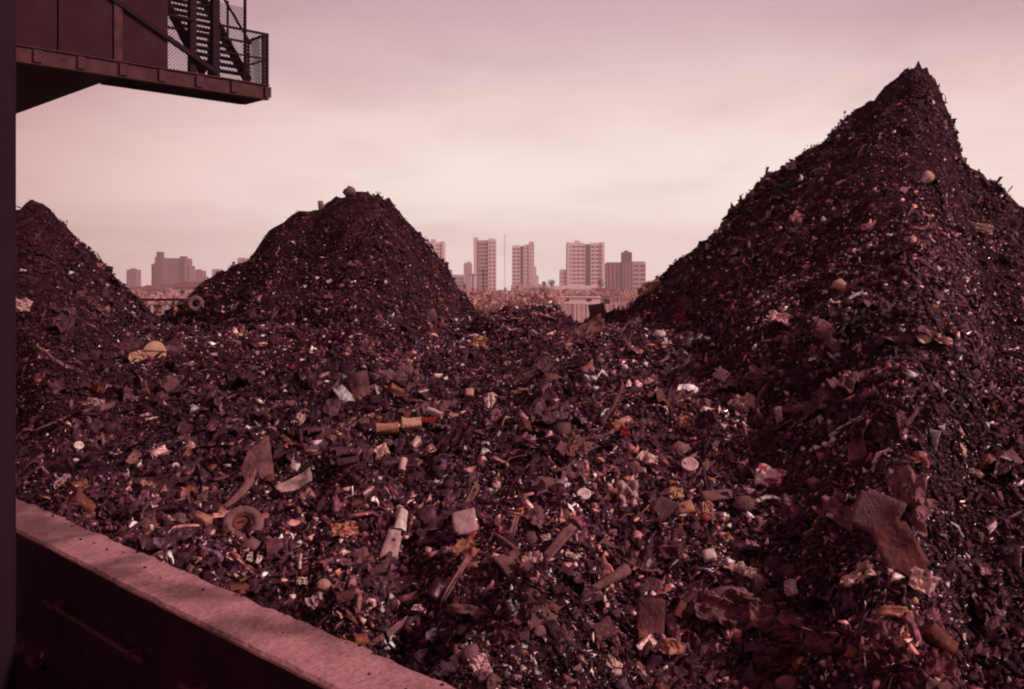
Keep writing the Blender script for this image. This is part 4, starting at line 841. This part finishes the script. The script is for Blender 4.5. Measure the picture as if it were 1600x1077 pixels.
item(1042, 543, 'paper_scrap', 'paper', 'small white scrap touching the white lump from below', 'white', S(15, 8, 68, .3, 8), 10, .6, 2)
item(977, 583, 'white_ball', 'ball', 'small bright white ball in the middle of the slope', 'white', RK(10, 10, 9, 69), 0, .5, 3)
item(1015, 606, 'crumpled_film', 'plastic film', 'white crumpled film right below the small white ball', 'film', S(26, 16, 70, .4), 35, .7, 3)
item(1132, 592, 'crumpled_paper', 'paper', 'white crumpled paper left of the dark hollow on the right heap foot', 'white', S(24, 20, 71, .4), -40, .7, 3)
item(1166, 640, 'crumpled_film', 'plastic film', 'wide crumpled silvery film at the foot of the right heap', 'film', S(38, 30, 72, .45), 0, .6, 3)
item(1221, 655, 'crumpled_paper', 'paper', 'narrow upright white paper right of the silvery film', 'white', S(12, 26, 73, .4), 5, .8, 3)
item(1218, 503, 'crumpled_film', 'plastic film', 'pale crumpled film on the mid slope of the right heap', 'film', S(34, 20, 74, .4), -20, .6, 3)
item(1316, 453, 'tan_cap', 'scrap', 'tan cap shaped scrap on the right heap above the pale streaks', 'tan', RK(22, 16, 13, 75), -20, .6, 4)
item(1311, 489, 'striped_rag', 'rag', 'pale streaked rag hanging below the tan cap shaped scrap', 'film', S(20, 26, 76, .4), 0, .8, 3)
item(668, 498, 'half_buried_drum', 'drum', 'half buried brown dome on the right foot of the middle heap', 'brown', RK(22, 22, 20, 77), 0, .5, 2)
item(751, 541, 'crumpled_wrapper', 'wrapper', 'pale yellow crumpled wrapper in the saddle between the heaps', 'yellow', S(22, 22, 78, .4), 0, .7, 3)
item(734, 623, 'pink_block', 'block', 'small pale pink block in mid slope', 'tan', BL(13, 12, 9, 79), 0, .6, 3)
item(766, 638, 'paper_scrap', 'paper', 'bright torn paper right of the pale pink block', 'white', S(15, 21, 80, .35), -25, .7, 3)
item(560, 615, 'leaning_board', 'board', 'split dark board leaning upright in the middle of the slope', 'brown', PL(30, 48, 81, .3), 12, .9, 5)
item(612, 617, 'rusty_tin', 'tin can', 'rust red tin right of the leaning split board', 'rusty', CN(9, 22, 82), 0, .3, 2)
item(1045, 603, 'plastic_film', 'plastic film', 'long dark folded film running down left on the foot of the right heap', 'dcloth', lambda m: crumpled(110 * m, 34 * m, .18, 83, 18, 1.5 * m, fold=3.5), 42, .6, 4)
item(905, 535, 'metal_sheet', 'metal sheet', 'long dark sheet lying along the slope below the board fence', 'brown', lambda m: crumpled(100 * m, 26 * m, .12, 84, 16, 1.5 * m, fold=2.5), 36, .6, 4)
item(835, 588, 'metal_sheet', 'metal sheet', 'second long grey sheet downhill of the one below the board fence', 'cloth', lambda m: crumpled(86 * m, 24 * m, .15, 85, 16, 1.5 * m, fold=2.5), 36, .6, 4)
item(705, 700, 'plastic_film', 'plastic film', 'long dark folded film in the centre of the slope', 'dcloth', lambda m: crumpled(90 * m, 36 * m, .2, 86, 18, 1.5 * m, fold=3), 50, .6, 4)
item(1018, 455, 'buff_sheet', 'sheet', 'buff coloured sheet on the skyline at the left foot of the right heap', 'tan', S(44, 17, 87, .25), 32, .7, 3)
item(938, 502, 'burnt_block', 'block', 'black burnt block standing at the right end of the fence gap', 'rubber', BL(24, 34, 20, 88), 6, .9, 9)
item(1198, 700, 'plastic_film', 'plastic film', 'dark rounded bag in the shade below the silvery film', 'dcloth', S(46, 60, 89, .4), 0, .5, 2)
item(1103, 675, 'dark_bag', 'bag', 'dull purple bag left of the dark rounded one', 'dcloth', S(44, 50, 90, .4), 10, .5, 2)
item(1068, 668, 'orange_rag', 'rag', 'small orange brown rag left of the dull purple bag', 'orange', S(17, 22, 91, .35), 0, .6, 3)
item(976, 684, 'red_scrap', 'scrap', 'red and brown scrap pair under the curved branch', 'red', S(14, 18, 92, .35), 0, .6, 3)
item(121, 705, 'white_disc', 'disc', 'small white round cap low on the left side', 'white', LID(6.5), 0, .6, 1.5)
item(274, 737, 'white_disc', 'disc', 'tiny pale cap on the slope left of the brown panel', 'white', LID(5), 0, .6, 1.5)
item(232, 767, 'crumpled_wrapper', 'wrapper', 'tan wrapper low on the left above the concrete wall', 'tan', S(24, 11, 93, .3), -15, .5, 2)
item(150, 636, 'crumpled_paper', 'paper', 'pale flat wrapper on the left below the round log end', 'palegrey', S(26, 11, 94, .25), 0, .6, 2)
item(265, 612, 'crushed_can', 'tin can', 'dull crushed can below the round log end', 'cloth', CN(11, 27, 95, .7), 60, .4, 2)
item(546, 297, 'rock', 'rock', 'round rock perched on top of the middle heap', 'stone', RK(19, 18, 19, 96), 0, .0, 1)
item(500, 321, 'timber_stub', 'timber', 'short pale stub sticking up on the skyline of the middle heap', 'wood', BL(8, 16, 6, 97), 5, 1, 4)
item(1215, 1042, 'bent_sheet', 'metal sheet', 'dull red bent sheet at the bottom edge right of centre', 'redbrown', S(70, 36, 98, .3), 10, .5, 4)
item(1295, 1010, 'bent_sheet', 'metal sheet', 'dull brown bent sheet near the bottom right', 'brown', S(56, 36, 99, .3), -20, .5, 4)
item(1395, 1040, 'red_bag', 'bag', 'dark red crumpled bag at the bottom right', 'redbrown', S(60, 40, 100, .4), 0, .4, 3)
item(1455, 1050, 'red_sheet', 'sheet', 'dark red crumpled sheet on the bottom edge at right', 'redbrown', S(52, 44, 101, .4), 0, .4, 3)
item(1450, 1005, 'dented_can', 'tin can', 'dented dark can with a pale rim in the lower right', 'rusty', CN(14, 46, 102, .7), -30, .3, 4)
item(755, 1055, 'pale_scrap', 'scrap', 'pale scrap leaning at the bottom edge right of the wall end', 'palegrey', S(30, 30, 103, .3), 20, .7, 3)
item(740, 965, 'timber_strip', 'timber', 'tan timber strip lying across the lower foreground above the wall end', 'wood', lambda m: platem(66 * m, 15 * m, 5 * m, 104, .3), -22, .5, 4)
item(660, 955, 'bright_scrap', 'paper', 'bright yellowish white scrap left of the tan timber strip', 'white', S(16, 10, 105, .3), 0, .5, 3)
item(502, 948, 'plastic_scrap', 'plastic scrap', 'ragged pale scrap just above the concrete wall', 'palegrey', S(28, 24, 106, .4), 30, .6, 3)
item(510, 925, 'fruit_peel', 'scrap', 'rounded tan scrap behind the ragged pale one above the wall', 'tan', RK(20, 18, 12, 107), 0, .5, 3)
item(480, 915, 'paper_scrap', 'paper', 'small white scrap uphill from the rounded tan one', 'white', S(18, 12, 108, .3), 0, .5, 3)
item(1515, 742, 'white_scrap', 'paper', 'isolated white scrap near the right edge at mid height', 'white', S(22, 11, 109, .4), -25, .6, 2)
item(1532, 898, 'white_scrap', 'paper', 'isolated pale scrap near the right edge low down', 'palegrey', S(16, 18, 110, .4), 0, .6, 2)

px = np.array([i[0] for i in ITEMS], float); py = np.array([i[1] for i in ITEMS], float)
HP, HN, HO, HH = rays(px, py)
TO = Vector((0, 0, CZ))
for (it, P, n_, h) in zip(ITEMS, HP, HN, HH):
    (ix, iy, name, cat, label, mat, mk, spin, face, lift, parts) = it
    if not h: P = np.array(at(ix, iy + 8, 13.5)) if ix > 900 else np.array(at(ix, iy + 8, 15.2))
    P = Vector(P); dist_ = (P - TO).length; mpp = dist_ / F; n_ = Vector(n_); vdir = (TO - P).normalized()
    z = (n_ * (1 - face) + vdir * face).normalized()
    right = Vector((1, 0, 0)); x = (right - z * right.dot(z)).normalized(); y = z.cross(x); R = Matrix((x, y, z)).transposed().to_4x4()
    me = mk(mpp)
    for p in me.polygons: p.use_smooth = not me.get('flat')
    o = link(name, me, mats[mat]); o.matrix_world = Matrix.Translation(P + n_ * (lift * mpp * .8 + .035) + vdir * .05) @ R @ Matrix.Rotation(math.radians(spin), 4, 'Z')
    tag(o, label, cat)
    for (pn, pm, pmk, off) in (parts or []):
        c = link(pn, pmk(mpp), mats[pm], o); c.location = tuple(v * mpp for v in off)

# commoner pieces, each its own object, copies sharing mesh data
GN_ = {'tin_can': 'tin cans', 'metal_sheet': 'bent sheet metal pieces', 'stone': 'rubble lumps', 'board_scrap': 'broken boards', 'rag': 'sodden rags', 'plastic_film': 'dark film scraps', 'lath': 'splintered laths', 'paper_scrap': 'paper scraps', 'wire': 'loose wires', 'film_scrap': 'glossy film scraps', 'broken_brick': 'broken bricks'}
AREA = {'near': 'in the near foreground of the tip', 'mid': 'on the middle slope of the tip', 'left': 'on the left heap', 'middle': 'on the middle heap', 'right': 'on the right heap'}
KINDS = [
 ('tin_can', 'tin can', 'rusty dented tin can', lambda s: canm(.045, .12, s, .75, .6), 'rusty', 46, 0),
 ('tin_can', 'tin can', 'dull silvery dented tin can', lambda s: canm(.045, .11, s + 9, .6, .7), 'tin', 30, 0),
 ('metal_sheet', 'metal sheet', 'dark bent piece of sheet metal', lambda s: crumpled(.34, .20, .16, s + 20, 11, .004), 'darkmetal', 90, .0),
 ('stone', 'stone', 'rough lump of rubble', lambda s: rockm(.12, .10, .08, s + 30), 'stone', 18, 0),
 ('board_scrap', 'board', 'broken brown piece of board', lambda s: platem(.19, .13, .012, s + 40, .15), 'brown', 44, 0),
 ('rag', 'rag', 'sodden crumpled rag', lambda s: crumpled(.30, .18, .24, s + 50, 13, .006), 'cloth', 110, 0),
 ('plastic_film', 'plastic film', 'dark crumpled film scrap', lambda s: crumpled(.36, .18, .22, s + 60, 14, .004, fold=3), 'dcloth', 120, 0),
 ('lath', 'lath', 'splintered grey lath', lambda s: platem(.42, .03, .014, s + 70, .2), 'wood', 84, 1),
 ('paper_scrap', 'paper', 'small crumpled off white paper scrap', lambda s: crumpled(.10, .08, .2, s + 80, 11, .003), 'palegrey', 40, 0),
 ('wire', 'wire', 'loose bent wire', lambda s: tubem([(-.2 + .05 * i, .05 * math.sin(i * .9 + s), .03 * math.cos(i * 1.7 + s)) for i in range(9)], .005, .004, 5), 'rusty', 18, 1),
 ('film_scrap', 'plastic film', 'glossy pale crumpled film', lambda s: crumpled(.15, .11, .18, s + 90, 12, .003), 'film', 22, 0),
 ('broken_brick', 'brick', 'broken reddish brick', lambda s: blockm(.13, .09, .06, s), 'redbrown', 10, 0),
]
import re
refs = []
for it in ITEMS:
    w = re.split(r"\b(?:with|in|on|lying|left|right|leaning|curving|touching|hanging|to the|uphill|above|below|behind|between|beside|near|just|standing|sticking|perched|trailing|rising|running|under|against|high|halfway|low|half|at|of|across)\b", it[4])[0].strip(' ,')
    refs.append(w)
good = [i for i, w in enumerate(refs) if refs.count(w) == 1 and 3 <= len(w.split()) <= 5]
USED_L = set()
def relabel(P, lab, k):
    x = P[0] / P[1] * F + CX; y = HY - (P[2] - CZ) / P[1] * F
    size = 'large ' if k > 1.25 else 'small ' if k < .7 else ''
    c = sorted(good, key=lambda i: math.hypot(ITEMS[i][0] - x, ITEMS[i][1] - y))
    for i in c[:4]:
        dx = x - ITEMS[i][0]; dy = y - ITEMS[i][1]; r_ = math.hypot(dx, dy)
        if r_ > 130: break
        far = 'close ' if r_ < 45 else 'well ' if r_ > 85 else ''
        if abs(dx) > 2 * abs(dy): w = 'to the left of' if dx < 0 else 'to the right of'
        elif abs(dy) > 2 * abs(dx): w = 'uphill of' if dy < 0 else 'downhill of'
        else: w = ('up and ' if dy < 0 else 'down and ') + ('left of' if dx < 0 else 'right of')
        t = size + lab + ', ' + far + w + ' the ' + refs[i]
        if t not in USED_L and len(t.split()) <= 16: USED_L.add(t); return t
    return None
avoid = np.array([(p[0], p[1]) for p in HP])
for (name, cat, lab, mk, mat, cnt, strip) in KINDS:
    ms = [mk(s) for s in range(1, 6)]
    for me in ms:
        me.materials.append(mats[mat])
        for p in me.polygons: p.use_smooth = name != 'broken_brick' and not me.get('flat')
    P, Nn, O = scatter(cnt * 9); got = 0; al = np.tile(np.array([-.62, -.75, -.1]), (len(P), 1))
    keep = (np.linalg.norm(P[:, :2], axis=1) < 14) & (np.abs((P[:, 0]) / P[:, 1]) < .5); 
    Rf = frames(Nn, None, al, .26)
    for i in np.where(keep)[0]:
        if got >= cnt: break
        dd = np.hypot(avoid[:, 0] - P[i, 0], avoid[:, 1] - P[i, 1]).min()
        if Nn[i, 2] < .66 or dd < .10 or P[i, 0] * wn[0] + P[i, 1] * wn[1] < WALL_OUT + .32: continue
        d_ = float(np.linalg.norm(P[i])); k = (d_ / 7) ** .5 * random.uniform(.5, 1.3) * (.6 if P[i, 1] > 8.5 else 1)
        ok = NAMES[O[i]]; area = ok if ok in ('left', 'middle', 'right') else ('near' if P[i, 1] < 8 else 'mid')
        if ok == 'low': area = 'mid'
        lb_ = relabel(P[i], lab, k)
        if lb_ is None: continue
        o = bpy.data.objects.new(name, ms[got % 5]); COL.objects.link(o)
        R = Matrix(Rf[i].tolist()).to_4x4(); o.matrix_world = Matrix.Translation(Vector(P[i]) + Vector(Nn[i]) * .018 * k) @ R @ Matrix.Scale(k, 4)
        tag(o, lb_, cat, GN_[name] + ' ' + AREA[area]); got += 1
